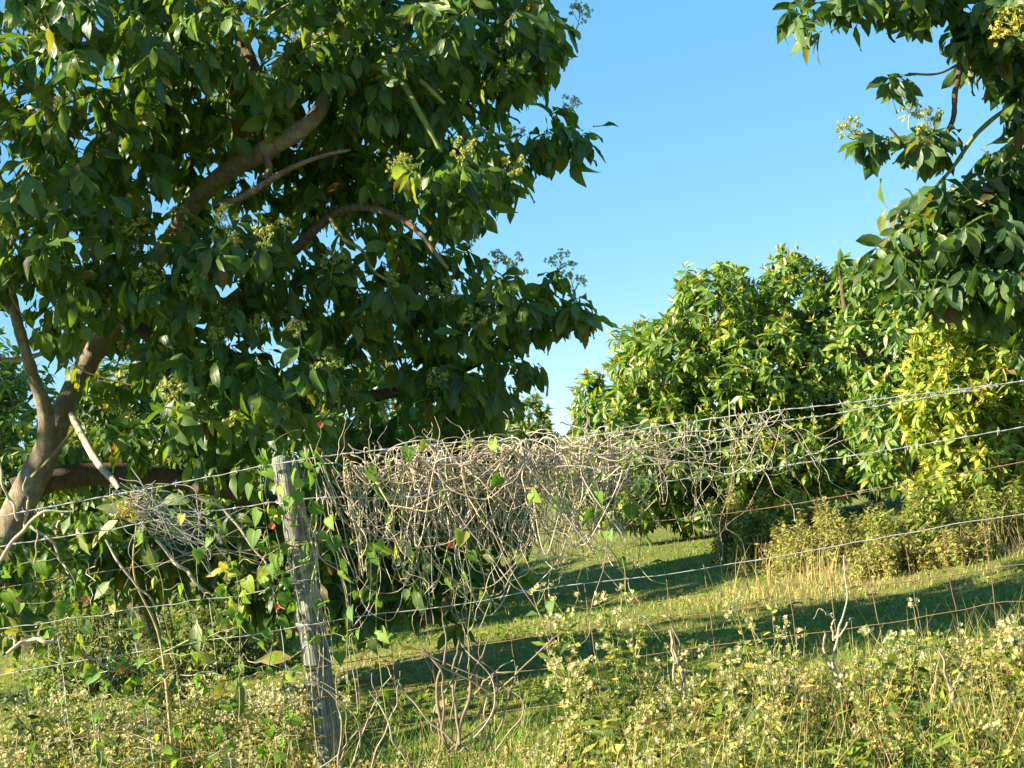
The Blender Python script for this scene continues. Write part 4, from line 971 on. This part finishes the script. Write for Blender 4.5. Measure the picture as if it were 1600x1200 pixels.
# ------------------------------------------------------------------ grass
rng = np.random.default_rng(400)
BLADE = (np.array([(-.5, 0, 0), (.5, 0, 0), (.35, .3, .55), (-.35, .3, .55), (.06, .75, 1), (-.06, .75, 1)]) * np.array((.09, 1, 1)), np.array([(0, 1, 2, 3), (3, 2, 4, 5)]), np.array([(0, 0), (1, 0), (1, .5), (0, .5), (1, 1), (0, 1)], float))
def grass(n, y0, y1, hgt, wid, mat, name, dens=None):
    u = rng.random(n); y = y0 * (y1 / y0) ** u
    x = rng.uniform(-1, 1, n) * (y * .29 + .6)
    keep = np.ones(n, bool)
    cl = np.sin(x * 5 + np.sin(y * 3)) * np.sin(y * 4.3 + 1.7 * np.sin(x * 2.1)) + .6 * np.sin(x * 11 + y * 7)
    keep &= rng.random(n) < np.clip(.65 + .35 * cl, .1, 1)
    if dens is not None: keep &= rng.random(n) < dens(x, y)
    x, y = x[keep], y[keep]; m = len(x)
    a = rng.uniform(0, 6.28, m); s = rng.uniform(hgt[0], hgt[1], m); w = wid * rng.uniform(.7, 1.4, m)
    ca, sa = np.cos(a), np.sin(a); lean = rng.uniform(.2, 1.3, m)
    R = np.zeros((m, 3, 3)); R[:, 0, 0] = ca * w; R[:, 1, 0] = sa * w; R[:, 0, 1] = -sa * s * lean; R[:, 1, 1] = ca * s * lean; R[:, 2, 2] = s
    q = MB(); q.inst(BLADE, R, np.stack([x, y, gz(x, y)], 1))
    link(name, q.mesh(name, mat), None, "stuff")
hay_and_sunlit = lambda x, y: np.clip(np.exp(-((y - 13.4 - .15 * (x - 2)) / 1.0) ** 2) * np.clip((x - .5) * .9, 0, 1) + .8 * np.exp(-((y - 11.7) / .35) ** 2) * (x < -.3), 0, 1)  # tan band is dry grass; the second band paints in the sunlit strip
grass(140000, 8.2, 24, (.014, .042), .05, M_GRASS, "grass", lambda x, y: 1 - .7 * hay_and_sunlit(x, y))
grass(70000, 11.0, 16, (.02, .06), .05, M_HAY, "dry_and_sunlit_grass", hay_and_sunlit)  # also lays the sunlit strip as pale blades
grass(20000, 12.6, 15.8, (.08, .34), .045, M_HAY, "tall_dry_grass", lambda x, y: np.clip((x - 1.2) * .6, 0, 1) * (y > 13.45 - .1 * x))
grass(22000, 5.5, 8.5, (.05, .30), .045, M_GRASS, "verge_grass")
grass(13000, 5.5, 7.6, (.1, .42), .035, M_HAY, "verge_straw", lambda x, y: np.clip(.3 + .4 * x, .1, 1))

n = 32000; u = rng.random(n); y = 8.3 * (19 / 8.3) ** u; x = rng.uniform(-1, 1, n) * (y * .29 + .5)
k = rng.random(n) < np.clip(.5 + .6 * np.sin(x * 3.1 + 2 * np.sin(y * 1.7)) * np.sin(y * 3.7 + x), .05, 1) * (1 - .8 * hay_and_sunlit(x, y))
x, y = x[k], y[k]; m = len(x); a = rng.uniform(0, 6.28, m)
q = MB(); q.inst(TINY[2], frames(np.stack([np.cos(a), np.sin(a), rng.uniform(.1, .9, m)], 1), np.tile((0, 0, 1.0), (m, 1)), rng) * (rng.uniform(.02, .055, m))[:, None, None], np.stack([x, y, gz(x, y) + rng.uniform(0, .03, m)], 1))
link("ground_cover", q.mesh("ground_cover", M_SHRUB), None, "stuff")

# fallen leaves that can be told apart on the grass
mesh_f = []
for t_ in BIG[:3]:
    q = MB(); q.add(*t_); mesh_f.append(q.mesh("fallen_leaf", M_DRYLEAF))
for i in range(44):
    px, py = (rng.uniform(980, 1590), rng.uniform(885, 960)) if i < 24 else (rng.uniform(540, 800), rng.uniform(1030, 1110))
    a, b_ = P(px, py, 10), np.array((0, 0, H)); d = a - b_
    t_ = (0.03 - H) / d[2]; p = b_ + d * t_
    o = bpy.data.objects.new("fallen_leaf", mesh_f[i % 3]); o.location = (p[0], p[1], float(gz(p[0], p[1])) + .045)
    o.rotation_euler = (rng.uniform(-.5, .5), rng.uniform(-.5, .5), rng.uniform(0, 6.3)); s = rng.uniform(.08, .14); o.scale = (s, s, s)
    o['label'] = "dry orange brown leaf fallen on the grass"; o['category'] = "leaf"; o['group'] = "fallen leaves on the grass"
    COL.objects.link(o)
